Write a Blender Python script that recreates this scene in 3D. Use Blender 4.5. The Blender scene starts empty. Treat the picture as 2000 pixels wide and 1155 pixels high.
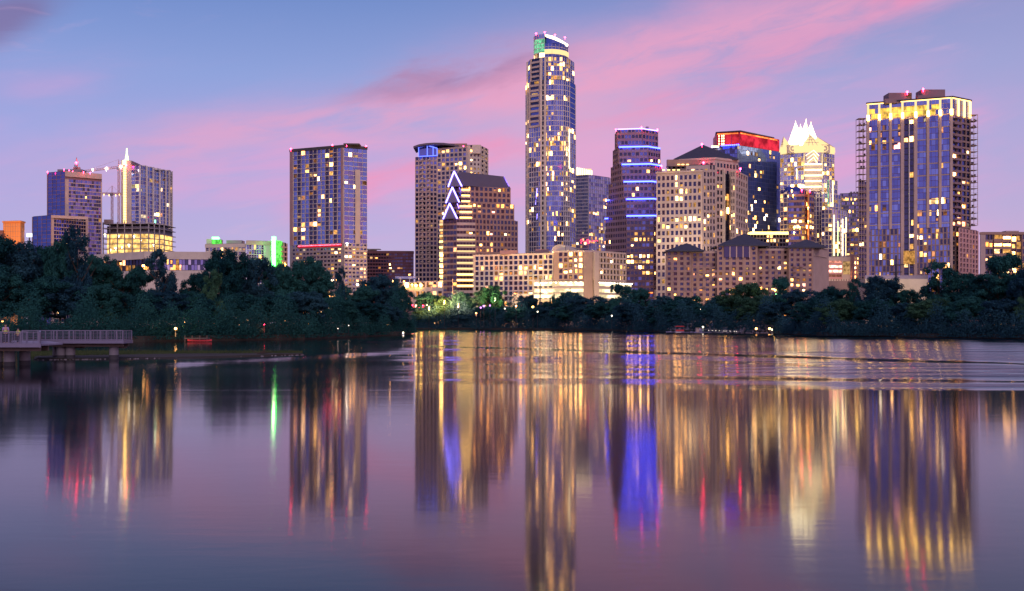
import bpy, bmesh, math, random
from mathutils import Vector
R = random.Random(7)
sc = bpy.context.scene
C = sc.collection
# ------------------------------------------------------------------ camera, sky, sun, exposure
F, H0, CH = 1960.0, 632.0, 3.8          # focal length in photo pixels, horizon row, eye height in metres
cam = bpy.data.cameras.new('camera')
co = bpy.data.objects.new('camera', cam); C.objects.link(co)
co.location = (0, 0, CH); co.rotation_euler = (math.radians(90), 0, 0)
cam.sensor_width = 36; cam.lens = F/2000*36; cam.shift_y = (H0-577.5)/2000
cam.clip_start = 0.5; cam.clip_end = 60000
sc.camera = co
sc.view_settings.view_transform = 'Standard'
try: sc.view_settings.look = 'None'
except Exception: pass
sc.view_settings.exposure = 0.0; sc.view_settings.gamma = 1.0
sc.cycles.use_denoising = True
sc.cycles.max_bounces = 6; sc.cycles.diffuse_bounces = 2; sc.cycles.glossy_bounces = 4
sc.cycles.sample_clamp_indirect = 12.0
sc.cycles.use_light_tree = True
sc.cycles.caustics_reflective = False

class NT:
    """small helper to write node trees as expressions"""
    def __init__(s, nt): s.nt = nt; s.n = nt.nodes; s.l = nt.links
    def new(s, t, **k):
        nd = s.n.new(t)
        for a, b in k.items(): setattr(nd, a, b)
        return nd
    def put(s, sock, v):
        if isinstance(v, bpy.types.NodeSocket): s.l.new(v, sock)
        elif isinstance(v, (tuple, list)) and len(v) == 3 and sock.type == 'RGBA': sock.default_value = (*v, 1)
        else: sock.default_value = v
    def m(s, op, a, b=None, c=None, clamp=False):
        nd = s.new('ShaderNodeMath', operation=op, use_clamp=clamp)
        for i, v in enumerate((a, b, c)):
            if v is not None: s.put(nd.inputs[i], v)
        return nd.outputs[0]
    def mix(s, f, a, b, mode='MIX'):
        nd = s.new('ShaderNodeMix', data_type='RGBA', blend_type=mode)
        s.put(nd.inputs[0], f); s.put(nd.inputs[6], a); s.put(nd.inputs[7], b)
        return nd.outputs[2]
    def xyz(s, x, y, z):
        nd = s.new('ShaderNodeCombineXYZ')
        for i, v in enumerate((x, y, z)): s.put(nd.inputs[i], v)
        return nd.outputs[0]
    def noise(s, vec, scale=1., detail=4., rough=.5, dist=0.):
        nd = s.new('ShaderNodeTexNoise')
        if vec is not None: s.l.new(vec, nd.inputs['Vector'])
        nd.inputs['Scale'].default_value = scale; nd.inputs['Detail'].default_value = detail
        nd.inputs['Roughness'].default_value = rough; nd.inputs['Distortion'].default_value = dist
        return nd.outputs[0]
    def smooth(s, v, a, b, lo=0., hi=1.):
        nd = s.new('ShaderNodeMapRange', interpolation_type='SMOOTHSTEP')
        s.put(nd.inputs[0], v)
        for i, q in enumerate((a, b, lo, hi)): s.put(nd.inputs[i+1], q)
        return nd.outputs[0]
    def gauss(s, v, w):
        q = s.m('DIVIDE', v, w); q = s.m('MULTIPLY', q, q)
        return s.m('POWER', 2.718, s.m('MULTIPLY', q, -1.0))
    def ramp(s, v, stops):
        nd = s.new('ShaderNodeValToRGB'); e = nd.color_ramp.elements
        while len(e) < len(stops): e.new(.5)
        for q, (p, c) in zip(e, stops): q.position = p; q.color = (*c, 1)
        s.put(nd.inputs[0], v); return nd.outputs[0]

SUN_EL, SUN_AZ = math.radians(42), math.radians(172)     # the afterglow behind the camera
def make_world():
    w = bpy.data.worlds.new('World'); sc.world = w; w.use_nodes = True
    t = NT(w.node_tree); t.n.clear()
    g = t.new('ShaderNodeTexCoord').outputs['Generated']
    sp = t.new('ShaderNodeSeparateXYZ'); t.l.new(g, sp.inputs[0]); x, y, z = sp.outputs
    az = t.m('ARCTAN2', x, y); el = t.m('ARCSINE', z)
    ele = t.m('MAXIMUM', el, 0.0)
    base = t.ramp(t.m('DIVIDE', ele, 1.5708), [
        (0, (.80,.56,.80)), (.034, (.70,.53,.83)), (.07, (.58,.50,.86)), (.11, (.49,.48,.87)), (.15, (.35,.44,.83)), (.195, (.22,.33,.71)), (.235, (.18,.24,.62)),
        (.31, (.21,.23,.58)), (.55, (.12,.14,.40)), (1, (.035,.045,.16))])
    # deeper blue towards the left of the view, rosier to the right
    base = t.mix(t.smooth(az, .15, -.65, 0, .5), base, t.mix(1., base, (.72,.86,1.0), 'MULTIPLY'))
    base = t.mix(t.smooth(az, .05, .6, 0, .30), base, (.60,.40,.62))
    s = t.m('ADD', t.m('MULTIPLY', az, .98), t.m('MULTIPLY', el, .19))
    tt = t.m('SUBTRACT', t.m('MULTIPLY', el, .98), t.m('MULTIPLY', az, .19))
    n1 = t.noise(t.xyz(t.m('MULTIPLY', s, 5.), t.m('MULTIPLY', tt, 20.), 0.3), 1., 6., .58, .4)
    n2 = t.noise(t.xyz(t.m('MULTIPLY', s, 3.2), t.m('MULTIPLY', tt, 10.), 4.7), 1., 4., .5, .3)
    n3 = t.noise(t.xyz(t.m('MULTIPLY', s, 14.), t.m('MULTIPLY', tt, 60.), 2.1), 1., 5., .6, .5)
    n4 = t.noise(t.xyz(t.m('MULTIPLY', s, 7.), t.m('MULTIPLY', tt, 42.), 9.4), 1., 5., .6, .6)
    # broad soft rose veil low in the sky
    veil = t.m('MULTIPLY', t.m('MULTIPLY', t.smooth(n2, .40, .62), t.smooth(n4, .36, .62, .45, 1.)), t.m('MULTIPLY', t.smooth(t.m('ADD', el, t.smooth(az, -.05, -.25, 0., -.075)), .015, .07), t.smooth(el, .27, .16)))
    col = t.mix(t.m('MULTIPLY', veil, .68), base, (1.0,.42,.74))
    glow = t.m('MULTIPLY', t.gauss(t.m('ADD', az, -.055), .11), t.gauss(t.m('ADD', el, -.205), .065))
    col = t.mix(t.m('MULTIPLY', glow, .62), col, (1.0,.46,.68))
    # the long diagonal streak
    c0 = t.m('SUBTRACT', el, t.m('ADD', .2335, t.m('MULTIPLY', az, .205)))
    c0 = t.m('ADD', c0, t.m('MULTIPLY', t.m('SUBTRACT', n1, .5), .075))
    c0 = t.m('ADD', c0, t.m('MULTIPLY', t.m('SUBTRACT', n3, .5), .034))
    width = t.smooth(az, -.30, .14, .023, .036)
    band = t.m('MULTIPLY', t.gauss(c0, width), t.m('MULTIPLY', t.smooth(az, -.52, -.26), t.smooth(az, .50, .30)))
    band = t.m('MULTIPLY', band, t.smooth(n3, .22, .60, .45, 1.))
    shade = t.m('MULTIPLY', t.gauss(t.m('ADD', c0, -.018), .014), t.m('MULTIPLY', t.smooth(az, -.20, -.10), t.smooth(az, .10, 0.)))
    col = t.mix(t.m('MULTIPLY', shade, .9), col, (.30,.22,.46))
    col = t.mix(t.m('MULTIPLY', band, t.smooth(az, -.30, .06, .60, .80)), col, (1.02,.43,.65))
    c1 = t.m('ADD', t.m('SUBTRACT', el, t.m('ADD', .181, t.m('MULTIPLY', az, .30))), t.m('MULTIPLY', t.m('SUBTRACT', n1, .5), .085))
    low = t.m('MULTIPLY', t.m('MULTIPLY', t.gauss(c1, .017), t.smooth(az, -.25, -.16)), t.m('MULTIPLY', t.smooth(n2, .40, .58), t.smooth(n3, .25, .6, .4, 1.)))
    col = t.mix(t.m('MULTIPLY', low, .8), col, (1.02,.36,.60))
    # dusky cloud at the upper left and faint wisps
    bl = t.m('MULTIPLY', t.gauss(t.m('ADD', az, .475), .055), t.gauss(t.m('SUBTRACT', t.m('ADD', el, -.262), t.m('MULTIPLY', t.m('ADD', az, .475), .5)), .022))
    col = t.mix(t.m('MULTIPLY', t.smooth(t.m('MULTIPLY', bl, t.m('ADD', n3, .5)), .0, .95), .72), col, (.25,.16,.36))
    wis = t.m('MULTIPLY', t.smooth(n3, .52, .72), t.smooth(n2, .42, .62))
    col = t.mix(t.m('MULTIPLY', wis, .30), col, (.80,.50,.78))
    # warm afterglow round the set sun, behind the camera
    back = t.m('MAXIMUM', t.m('MULTIPLY', t.m('COSINE', t.m('SUBTRACT', az, SUN_AZ)), 1.0), 0.0)
    back = t.m('MULTIPLY', t.m('POWER', back, 1.5), t.gauss(ele, .42))
    col = t.mix(back, col, t.mix(1., col, (1.0,.52,.58), 'ADD'))
    sky = t.new('ShaderNodeTexSky', sky_type='NISHITA', sun_disc=False, sun_elevation=SUN_EL, sun_rotation=SUN_AZ)
    b1 = t.new('ShaderNodeBackground'); t.l.new(sky.outputs[0], b1.inputs[0]); b1.inputs[1].default_value = .004
    b2 = t.new('ShaderNodeBackground'); t.l.new(col, b2.inputs[0]); b2.inputs[1].default_value = .83
    ad = t.new('ShaderNodeAddShader'); t.l.new(b1.outputs[0], ad.inputs[0]); t.l.new(b2.outputs[0], ad.inputs[1])
    t.l.new(ad.outputs[0], t.new('ShaderNodeOutputWorld').inputs[0])
make_world()
sl = bpy.data.lights.new('sun', 'SUN'); sl.energy = 1.15; sl.angle = math.radians(50); sl.color = (1, .75, .72)
so = bpy.data.objects.new('sun', sl); C.objects.link(so)
so.rotation_euler = Vector((math.sin(SUN_AZ)*math.cos(SUN_EL), math.cos(SUN_AZ)*math.cos(SUN_EL), math.sin(SUN_EL))).to_track_quat('Z', 'Y').to_euler()

# ------------------------------------------------------------------ materials
M = {}
def mat(name):
    m = bpy.data.materials.new(name); m.use_nodes = True; M[name] = m
    t = NT(m.node_tree); t.n.clear(); return m, t
def rnd(t):
    """a random number per thing and per mesh island"""
    a = t.new('ShaderNodeObjectInfo').outputs['Random']; b = t.new('ShaderNodeNewGeometry').outputs['Random Per Island']
    return t.m('FRACT', t.m('ADD', a, b))
def wall(name, col, var=.26, rough=.75, scale=.15, spec=.3, metal=0.):
    m, t = mat(name)
    g = t.new('ShaderNodeNewGeometry').outputs['Position']
    n = t.noise(g, scale, 5., .6); n2 = t.noise(g, scale*12, 3., .6)
    f = t.m('ADD', t.m('MULTIPLY', t.m('SUBTRACT', n, .5), var*2.2), t.m('MULTIPLY', t.m('SUBTRACT', n2, .5), var))
    f = t.m('ADD', f, 1.0)
    p = t.new('ShaderNodeBsdfPrincipled')
    t.l.new(t.mix(1., col, t.xyz(f, f, f), 'MULTIPLY'), p.inputs['Base Color'])
    p.inputs['Roughness'].default_value = rough; p.inputs['Specular IOR Level'].default_value = spec; p.inputs['Metallic'].default_value = metal
    t.l.new(p.outputs[0], t.new('ShaderNodeOutputMaterial').inputs[0])
def glass(name, tint, body, refl=.35, rough=.08):
    m, t = mat(name)
    r = rnd(t)
    gl = t.new('ShaderNodeBsdfGlossy'); gl.inputs['Roughness'].default_value = rough
    f = t.m('ADD', .84, t.m('MULTIPLY', r, .32))
    t.l.new(t.mix(1., tint, t.xyz(f, f, f), 'MULTIPLY'), gl.inputs[0])
    g = t.new('ShaderNodeNewGeometry')
    n = t.new('ShaderNodeBump'); n.inputs['Strength'].default_value = .04; n.inputs['Distance'].default_value = 1.
    t.l.new(t.noise(g.outputs['Position'], .35, 2.), n.inputs['Height']); t.l.new(n.outputs[0], gl.inputs['Normal'])
    d = t.new('ShaderNodeBsdfDiffuse'); f2 = t.m('ADD', .75, t.m('MULTIPLY', t.m('FRACT', t.m('MULTIPLY', r, 7.3)), .5))
    t.l.new(t.mix(1., body, t.xyz(f2, f2, f2), 'MULTIPLY'), d.inputs[0])
    lw = t.new('ShaderNodeFresnel'); lw.inputs[0].default_value = 1.5
    mx = t.new('ShaderNodeMixShader'); t.l.new(t.m('ADD', refl, t.m('MULTIPLY', lw.outputs[0], .5), clamp=True), mx.inputs[0])
    t.l.new(d.outputs[0], mx.inputs[1]); t.l.new(gl.outputs[0], mx.inputs[2])
    t.l.new(mx.outputs[0], t.new('ShaderNodeOutputMaterial').inputs[0])
def lit(name, col, st, sample=False, var=True, scale=.55):
    """a surface that gives off light: lit windows, tubes, lamps"""
    m, t = mat(name)
    e = t.new('ShaderNodeEmission'); e.inputs[0].default_value = (*col, 1); e.inputs[1].default_value = st
    if var:
        g = t.new('ShaderNodeNewGeometry').outputs['Position']
        n = t.smooth(t.noise(g, scale, 3., .6), .32, .66, .35, 1.35)
        per = t.m('ADD', .28, t.m('MULTIPLY', t.m('POWER', rnd(t), 4.0), 12.0)) if name.startswith('lit_') else t.m('ADD', .8, t.m('MULTIPLY', rnd(t), .4))
        k = t.m('MULTIPLY', t.m('MULTIPLY', n, st), per)
        t.l.new(k, e.inputs[1])
    t.l.new(e.outputs[0], t.new('ShaderNodeOutputMaterial').inputs[0])
    try: m.cycles.emission_sampling = 'AUTO' if sample else 'NONE'
    except Exception: pass
def foliage(name, ca, cb):
    m, t = mat(name)
    r = rnd(t); g = t.new('ShaderNodeNewGeometry').outputs['Position']
    ob = t.new('ShaderNodeObjectInfo').outputs['Random']
    r = t.m('ADD', r, t.m('MULTIPLY', t.m('SUBTRACT', ob, .5), 1.5))
    f = t.smooth(t.m('ADD', t.m('MULTIPLY', r, .3), t.m('MULTIPLY', t.noise(g, .25, 3.), .95)), .25, .95)
    p = t.new('ShaderNodeBsdfPrincipled'); t.l.new(t.mix(f, ca, cb), p.inputs['Base Color'])
    p.inputs['Roughness'].default_value = .85; p.inputs['Specular IOR Level'].default_value = .08
    tr = t.new('ShaderNodeBsdfTranslucent'); t.l.new(t.mix(f, ca, cb), tr.inputs[0])
    mx = t.new('ShaderNodeMixShader'); mx.inputs[0].default_value = .2
    t.l.new(p.outputs[0], mx.inputs[1]); t.l.new(tr.outputs[0], mx.inputs[2])
    t.l.new(mx.outputs[0], t.new('ShaderNodeOutputMaterial').inputs[0])

wall('stone_tan', (.46,.35,.31)); wall('stone_beige', (.54,.44,.37)); wall('stone_pale', (.60,.53,.43)); wall('stone_rose', (.31,.215,.185))
wall('brick_brown', (.20,.11,.09)); wall('granite_brown', (.36,.23,.18)); wall('granite_mauve', (.26,.17,.19)); wall('concrete', (.38,.36,.35)); wall('concrete_grey', (.22,.21,.24))
wall('white_frame', (.66,.62,.60), .08); wall('curtain_frame', (.07,.09,.22), .1, .4); wall('grey_frame', (.40,.39,.46), .1); wall('roof_slate', (.045,.05,.075), .3, .55, .5); wall('roof_dark', (.05,.05,.06))
wall('roof_metal', (.10,.085,.12), .15, .45, .3); wall('orange_wall', (.80,.36,.10), .1); wall('red_brown', (.16,.07,.08)); wall('dark_metal', (.04,.04,.05), .1, .5); wall('steel', (.35,.34,.38), .1, .4, .5, .5, .6)
wall('timber', (.12,.09,.08), .3, .8, 1.5); wall('rail_metal', (.20,.19,.28), .1, .45, 2., .5, .3); wall('deck_board', (.26,.24,.32), .25, .8, 1.2); wall('bark', (.06,.045,.035), .4, .9, 1.5)
wall('soil', (.035,.032,.025), .4, .95, .2); wall('rock', (.26,.24,.27), .4, .9, .8); wall('crane_paint', (.55,.30,.26), .1, .5); wall('red_paint', (.55,.05,.06), .1, .45); wall('plastic_blue', (.30,.34,.55), .1, .4); wall('plastic_tan', (.42,.30,.22), .1, .5)
wall('kayak_paint', (.40,.38,.62), .2, .4); wall('red_panel', (.52,.02,.05), .15, .45, .25); wall('skin', (.42,.26,.19), .05, .5); wall('purple_cloth', (.35,.28,.52), .1, .8); wall('dark_cloth', (.05,.05,.08), .1, .8); wall('vest_cloth', (.45,.60,.08), .1, .7); wall('hair', (.04,.03,.03), .1, .6); wall('white_cloth', (.6,.6,.68), .1, .8); wall('pink_wall', (.62,.36,.32), .1); wall('garage_concrete', (.55,.50,.42), .1)
glass('glass_cobalt', (.30,.40,.95), (.035,.065,.24), .24); glass('glass_blue', (0.3, 0.4, 0.95), (0.018, 0.042, 0.16), 0.38); glass('glass_navy', (0.22, 0.28, 0.8), (0.013, 0.026, 0.11), 0.34); glass('glass_dark', (0.22, 0.22, 0.46), (0.009, 0.012, 0.036), 0.16); glass('glass_violet', (0.4, 0.38, 0.82), (0.035, 0.038, 0.13), 0.32)
glass('glass_bright', (0.52, 0.58, 1.0), (0.05, 0.075, 0.2), 0.42); glass('glass_brown', (0.26, 0.18, 0.3), (0.022, 0.012, 0.018), 0.12); glass('glass_pale', (0.7, 0.68, 0.95), (0.17, 0.16, 0.26), 0.36)
lit('lit_gold', (1, 0.47, 0.125), 1.9); lit('lit_amber', (1, 0.36, 0.08), 1.7); lit('lit_cream', (1, 0.57, 0.23), 1.75); lit('lit_dim', (0.9, 0.34, 0.15), 0.55); lit('lit_white', (1, 0.76, 0.48), 1.9); lit('lit_rose', (1, 0.36, 0.26), 0.8)
lit('lit_red', (1, 0.05, 0.08), 2.5); lit('lit_green', (0.12, 1, 0.35), 4.0); lit('lit_violet', (0.28, 0.16, 1), 5.0)
lit('neon_blue', (0.035, 0.055, 1), 18.0, True, False); lit('neon_violet', (0.22, 0.17, 1), 8.0, True, False); lit('neon_green', (0.06, 1, 0.1), 18.0, True, False); lit('green_panel', (.16,1,.12), 1.1, True); lit('teal_panel', (0.25, 0.95, 0.5), 0.75, True)
lit('beacon_red', (1, 0.02, 0.07), 55.0, True, False); lit('lamp_white', (1,.86,.62), 16., True, False); lit('lamp_orange', (1,.45,.12), 14., True, False); lit('lamp_gold', (1, 0.55, 0.1), 22, True, False); lit('lamp_purple', (.75,.20,1), 6., True, False); lit('lamp_green', (.1,1,.25), 6., True, False)
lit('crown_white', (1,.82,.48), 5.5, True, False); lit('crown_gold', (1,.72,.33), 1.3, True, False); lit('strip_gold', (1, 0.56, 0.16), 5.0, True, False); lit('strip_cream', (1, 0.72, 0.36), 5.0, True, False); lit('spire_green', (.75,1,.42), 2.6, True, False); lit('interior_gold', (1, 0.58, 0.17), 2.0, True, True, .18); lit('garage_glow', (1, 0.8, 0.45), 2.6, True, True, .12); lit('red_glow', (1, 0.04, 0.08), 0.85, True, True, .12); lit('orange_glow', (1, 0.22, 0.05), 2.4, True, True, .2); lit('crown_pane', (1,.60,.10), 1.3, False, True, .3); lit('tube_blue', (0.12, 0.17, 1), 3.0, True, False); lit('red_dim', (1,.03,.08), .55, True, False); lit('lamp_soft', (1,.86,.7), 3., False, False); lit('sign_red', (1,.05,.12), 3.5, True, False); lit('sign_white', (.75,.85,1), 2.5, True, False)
foliage('leaf_a', (.007,.046,.056), (.026,.115,.100)); foliage('leaf_b', (.009,.040,.068), (.030,.098,.125)); foliage('leaf_c', (.018,.062,.044), (.055,.14,.075)); foliage('grass_blade', (.03,.05,.022), (.08,.11,.045))

def make_water():
    m, t = mat('lake_water')
    g = t.new('ShaderNodeNewGeometry').outputs['Position']
    sp = t.new('ShaderNodeSeparateXYZ'); t.l.new(g, sp.inputs[0]); X, Y, Z = sp.outputs
    nz = t.noise(t.xyz(t.m('MULTIPLY', X, .012), t.m('MULTIPLY', Y, .045), 0.), 1., 4., .6)
    rough = t.m('ADD', .066, t.m('MULTIPLY', t.smooth(nz, .4, .7), .022))
    p = t.new('ShaderNodeBsdfPrincipled'); p.inputs['Base Color'].default_value = (.002,.002,.007,1); p.inputs['IOR'].default_value = 1.29
    t.l.new(rough, p.inputs['Roughness'])
    # small waves run towards the shore: rougher along Y than along X
    p.inputs['Anisotropic'].default_value = .6; t.l.new(t.xyz(0., 1., 0.), p.inputs['Tangent'])
    r1 = t.noise(t.xyz(t.m('MULTIPLY', X, 1.0), t.m('MULTIPLY', Y, 2.6), 0.), 1., 3., .55, .3)
    r2 = t.noise(t.xyz(t.m('MULTIPLY', X, .16), t.m('MULTIPLY', Y, .5), 5.), 1., 3., .5)
    bp = t.new('ShaderNodeBump'); bp.inputs['Distance'].default_value = 1.
    bp.inputs['Strength'].default_value = 1.
    t.l.new(t.m('ADD', t.m('MULTIPLY', r1, .0014), t.m('MULTIPLY', r2, .0035)), bp.inputs['Height'])
    t.l.new(bp.outputs[0], p.inputs['Normal'])
    t.l.new(p.outputs[0], t.new('ShaderNodeOutputMaterial').inputs[0])
make_water()
# ------------------------------------------------------------------ geometry helpers
def PX(px, Y): return (px-1000)/F*Y
def PZ(py, Y): return CH-(py-H0)/F*Y
def XY(px, Y): return (PX(px, Y), Y)
GZ = 1.2
class MB:
    """collects shapes, links them as ONE mesh object"""
    def __init__(s): s.v = []; s.f = []; s.k = []
    def add(s, vs, fs, k=0):
        o = len(s.v); s.v += [tuple(p) for p in vs]; s.f += [tuple(i+o for i in f) for f in fs]; s.k += [k]*len(fs)
    def quad(s, a, b, c, d, k=0): s.add([a,b,c,d], [(0,1,2,3)], k)
    def poly(s, pts, k=0): s.add(pts, [tuple(range(len(pts)))], k)
    def box(s, x0, y0, z0, x1, y1, z1, k=0):
        s.add([(x0,y0,z0),(x1,y0,z0),(x1,y1,z0),(x0,y1,z0),(x0,y0,z1),(x1,y0,z1),(x1,y1,z1),(x0,y1,z1)],
              [(0,3,2,1),(4,5,6,7),(0,1,5,4),(1,2,6,5),(2,3,7,6),(3,0,4,7)], k)
    def prism(s, pts, z0, z1, k=0):
        n = len(pts)
        s.add([(x,y,z0) for x,y in pts]+[(x,y,z1) for x,y in pts],
              [tuple(range(n))[::-1], tuple(range(n,2*n))]+[(i,(i+1)%n,n+(i+1)%n,n+i) for i in range(n)], k)
    def obox(s, A, B, s0, s1, d0, d1, z0, z1, k=0):
        """box on the line A-B from s0 to s1 metres along it, from d0 to d1 metres in front of it"""
        L = math.hypot(B[0]-A[0], B[1]-A[1]); u = ((B[0]-A[0])/L, (B[1]-A[1])/L); n = (u[1], -u[0])
        p = lambda q, d: (A[0]+u[0]*q+n[0]*d, A[1]+u[1]*q+n[1]*d)
        s.prism([p(s0,d1), p(s1,d1), p(s1,d0), p(s0,d0)], z0, z1, k)
    def tube(s, a, b, r, r2=None, n=6, k=0):
        a = Vector(a); b = Vector(b); d = (b-a).normalized(); r2 = r if r2 is None else r2
        x = d.orthogonal().normalized(); y = d.cross(x)
        ring = lambda c, q: [c+x*(q*math.cos(6.2832*i/n))+y*(q*math.sin(6.2832*i/n)) for i in range(n)]
        s.add(ring(a, r)+ring(b, r2), [tuple(range(n))[::-1], tuple(range(n,2*n))]+[(i,(i+1)%n,n+(i+1)%n,n+i) for i in range(n)], k)
    def ball(s, c, r, n=8, m=5, k=0, sx=1, sy=1, sz=1):
        vs = [(c[0], c[1], c[2]-r*sz)]
        for j in range(1, m):
            a = math.pi*j/m-math.pi/2
            vs += [(c[0]+r*sx*math.cos(a)*math.cos(6.2832*i/n), c[1]+r*sy*math.cos(a)*math.sin(6.2832*i/n), c[2]+r*sz*math.sin(a)) for i in range(n)]
        vs.append((c[0], c[1], c[2]+r*sz)); e = len(vs)-1
        fs = [(0, 1+(i+1)%n, 1+i) for i in range(n)]
        for j in range(m-2):
            q = 1+j*n; fs += [(q+i, q+(i+1)%n, q+n+(i+1)%n, q+n+i) for i in range(n)]
        q = 1+(m-2)*n; fs += [(q+i, q+(i+1)%n, e) for i in range(n)]
        s.add(vs, fs, k)
    def build(s, name, mats, parent=None, org=(0,0,0), smooth=False):
        mats = [mats] if isinstance(mats, str) else mats
        me = bpy.data.meshes.new(name)
        me.from_pydata([(x-org[0], y-org[1], z-org[2]) for x,y,z in s.v], [], s.f)
        for m in mats: me.materials.append(M[m])
        if len(mats) > 1: me.polygons.foreach_set('material_index', s.k)
        if smooth: me.polygons.foreach_set('use_smooth', [True]*len(me.polygons))
        me.update()
        o = bpy.data.objects.new(name, me); C.objects.link(o)
        if parent: o.parent = parent
        else: o.location = org
        return o
def tag(o, label=None, cat=None, group=None, kind=None):
    for k, v in (('label',label),('category',cat),('group',group),('kind',kind)):
        if v: o[k] = v
    return o
def empty(name, loc, label, cat, group=None):
    o = bpy.data.objects.new(name, None); C.objects.link(o); o.location = loc; o.empty_display_size = 1
    return tag(o, label, cat, group)
PAL = {'warm': (['lit_gold','lit_amber','lit_cream','lit_dim','lit_white'], [4,4,3,4,1]),
       'gold': (['lit_gold','lit_gold','lit_cream','lit_amber'], [4,3,2,1]),
       'cool': (['lit_cream','lit_white','lit_gold','lit_dim'], [4,1,3,3]),
       'amber': (['lit_amber','lit_gold','lit_dim','lit_rose','lit_cream'], [5,4,3,1,1]),
       'mixed': (['lit_gold','lit_cream','lit_red','lit_green','lit_violet','lit_white','lit_dim'], [5,4,1,1,1,3,3])}
def pick(p): return R.choices(*PAL[p])[0]

def hidden_back(pts, depth):
    (xl, yl), (xr, yr) = pts[0], pts[-1]
    return [(xr*(1+depth/yr)-depth*.06, yr+depth), (xl*(1+depth/yl)+depth*.06, yl+depth)]
class Building:
    def __init__(s, name, label, cat, px, Y):
        s.o = (PX(px, Y), Y, GZ); s.root = empty(name, s.o, label, cat); s.parts = {}; s.win = []; s.obj = {}
    def mb(s, part, m):
        return s.parts.setdefault((part, m), MB())
    def solo(s, part, m, mb, parent=None, label=None):
        o = mb.build(part, m, parent or s.root, s.o)
        if label: o['label'] = label
        return o
    def facade(s, A, B, z0, z1, c=8, fh=10., r=None, pw=.3, sh=.35, d=.5, lit=.15, pal='warm', glass='glass_dark', mat='stone_tan', part='wall', rows=None, colf=None, m0=0., m1=0., sub=0, submat=None, fn=None, mull=None):
        Lx = math.hypot(B[0]-A[0], B[1]-A[1]); u = ((B[0]-A[0])/Lx, (B[1]-A[1])/Lx); n = (u[1], -u[0])
        Ym = (A[1]+B[1])/2
        r = r or max(1, round((z1-z0)/(fh*Ym/F))); fz = (z1-z0)/r
        L = Lx-m0-m1; cw = L/c; W = s.mb(part, mat)
        P = lambda q, dd, z: (A[0]+u[0]*q+n[0]*dd, A[1]+u[1]*q+n[1]*dd, z)
        hw = cw*pw/2
        if m0 > 0: W.obox(A, B, 0, m0+hw, -.05, d, z0, z1+.02)
        if m1 > 0: W.obox(A, B, Lx-m1-hw, Lx, -.05, d, z0, z1+.02)
        if pw > 0:
            for i in range(c+1):
                if (i == 0 and m0 > 0) or (i == c and m1 > 0): continue
                a, b = m0+i*cw-hw, m0+i*cw+hw
                if i == 0: a, b = 0, hw*1.2
                if i == c: a, b = Lx-hw*1.2, Lx
                W.obox(A, B, a, b, -.05, d, z0, z1+.02)
        if sh > 0:
            for j in range(r): W.obox(A, B, .03, Lx-.03, -.05, d-.06, z0+j*fz, z0+j*fz+sh*fz)
        for j in range(r):
            was = False
            for i in range(c):
                q0, q1 = m0+i*cw+hw, m0+(i+1)*cw-hw; za, zb = z0+(j+sh)*fz, z0+(j+1)*fz
                p = lit
                if rows: p = rows.get(r-1-j, p)
                k = fn(i, j, r) if fn else None
                g_ = glass if isinstance(glass, str) else R.choice(glass)
                if k is None:
                    on = R.random() < (p if p > .9 else min(.9, p*.68+(.30 if was else 0)*min(1, p*6)))
                    was = on; k = pick(pal) if on else g_
                quad = lambda a, b_, c_, e, o: [P(a,o,c_), P(b_,o,c_), P(b_,o,e), P(a,o,e)]
                if k.startswith('lit') and R.random() < .62:
                    # a drawn blind, a half curtain or a lamp deep in the room: only part of the pane glows
                    w_, h_ = q1-q0, zb-za; a, b_, c_, e = q0, q1, za, zb; m_ = R.random()
                    if m_ < .4: e = zb-h_*R.uniform(.2,.5)
                    elif m_ < .7: a, b_ = (q0, q1-w_*R.uniform(.25,.5)) if R.random() < .5 else (q0+w_*R.uniform(.25,.5), q1)
                    else: a, b_, c_, e = q0+w_*.15, q1-w_*.2, za+h_*R.uniform(0,.2), zb-h_*R.uniform(.15,.4)
                    s.win.append((quad(q0, q1, za, zb, .04), g_, quad(a, b_, c_, e, .07), k))
                else: s.win.append((quad(q0, q1, za, zb, .04), k))
        if sub:
            for j in range(r):
                for q in range(1, sub): s.mb('mullion', submat or mat).obox(A, B, .05, Lx-.05, 0, .12, z0+(j+sh+(1-sh)*q/sub)*fz-.1, z0+(j+sh+(1-sh)*q/sub)*fz+.1)
    def block(s, tops, Yr, ir=0, z0=None, depth=25., core='stone_tan', specs=(), roof='roof_dark', cap=None, capm=None, Ys=None):
        """a block whose roof edge runs through the photo points tops; specs: one facade per face"""
        z0 = GZ-.2 if z0 is None else z0
        pr = tops[ir][1]; z1 = PZ(pr, Yr)
        pts = [XY(px, Yr*(H0-pr)/(H0-py)) for px, py in tops] if Ys is None else [XY(t[0], y) for t, y in zip(tops, Ys)]
        bk = hidden_back(pts, depth)
        s.mb('wall', core).prism(pts+bk, z0, z1)
        if roof:
            cx = sum(p[0] for p in pts+bk)/(len(pts)+2); cy = sum(p[1] for p in pts+bk)/(len(pts)+2)
            r_ = MB(); r_.prism([(cx+(x-cx)*.96, cy+(y-cy)*.96) for x, y in pts+bk], z1+.01, z1+.5); s.solo('roof', roof, r_)
        for i, sp in enumerate(specs):
            if sp:
                sp = dict(sp); a = sp.pop('z0', z0); b = sp.pop('z1', z1)
                if cap: b = min(b, z1-cap)
                s.facade(pts[i], pts[i+1], a, b, **sp)
        if cap:
            for i in range(len(pts)-1): s.mb('cornice', capm or core).obox(pts[i], pts[i+1], -.3, math.dist(pts[i], pts[i+1])+.3, -.1, .7, z1-cap, z1+.3)
        return pts, z1
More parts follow.
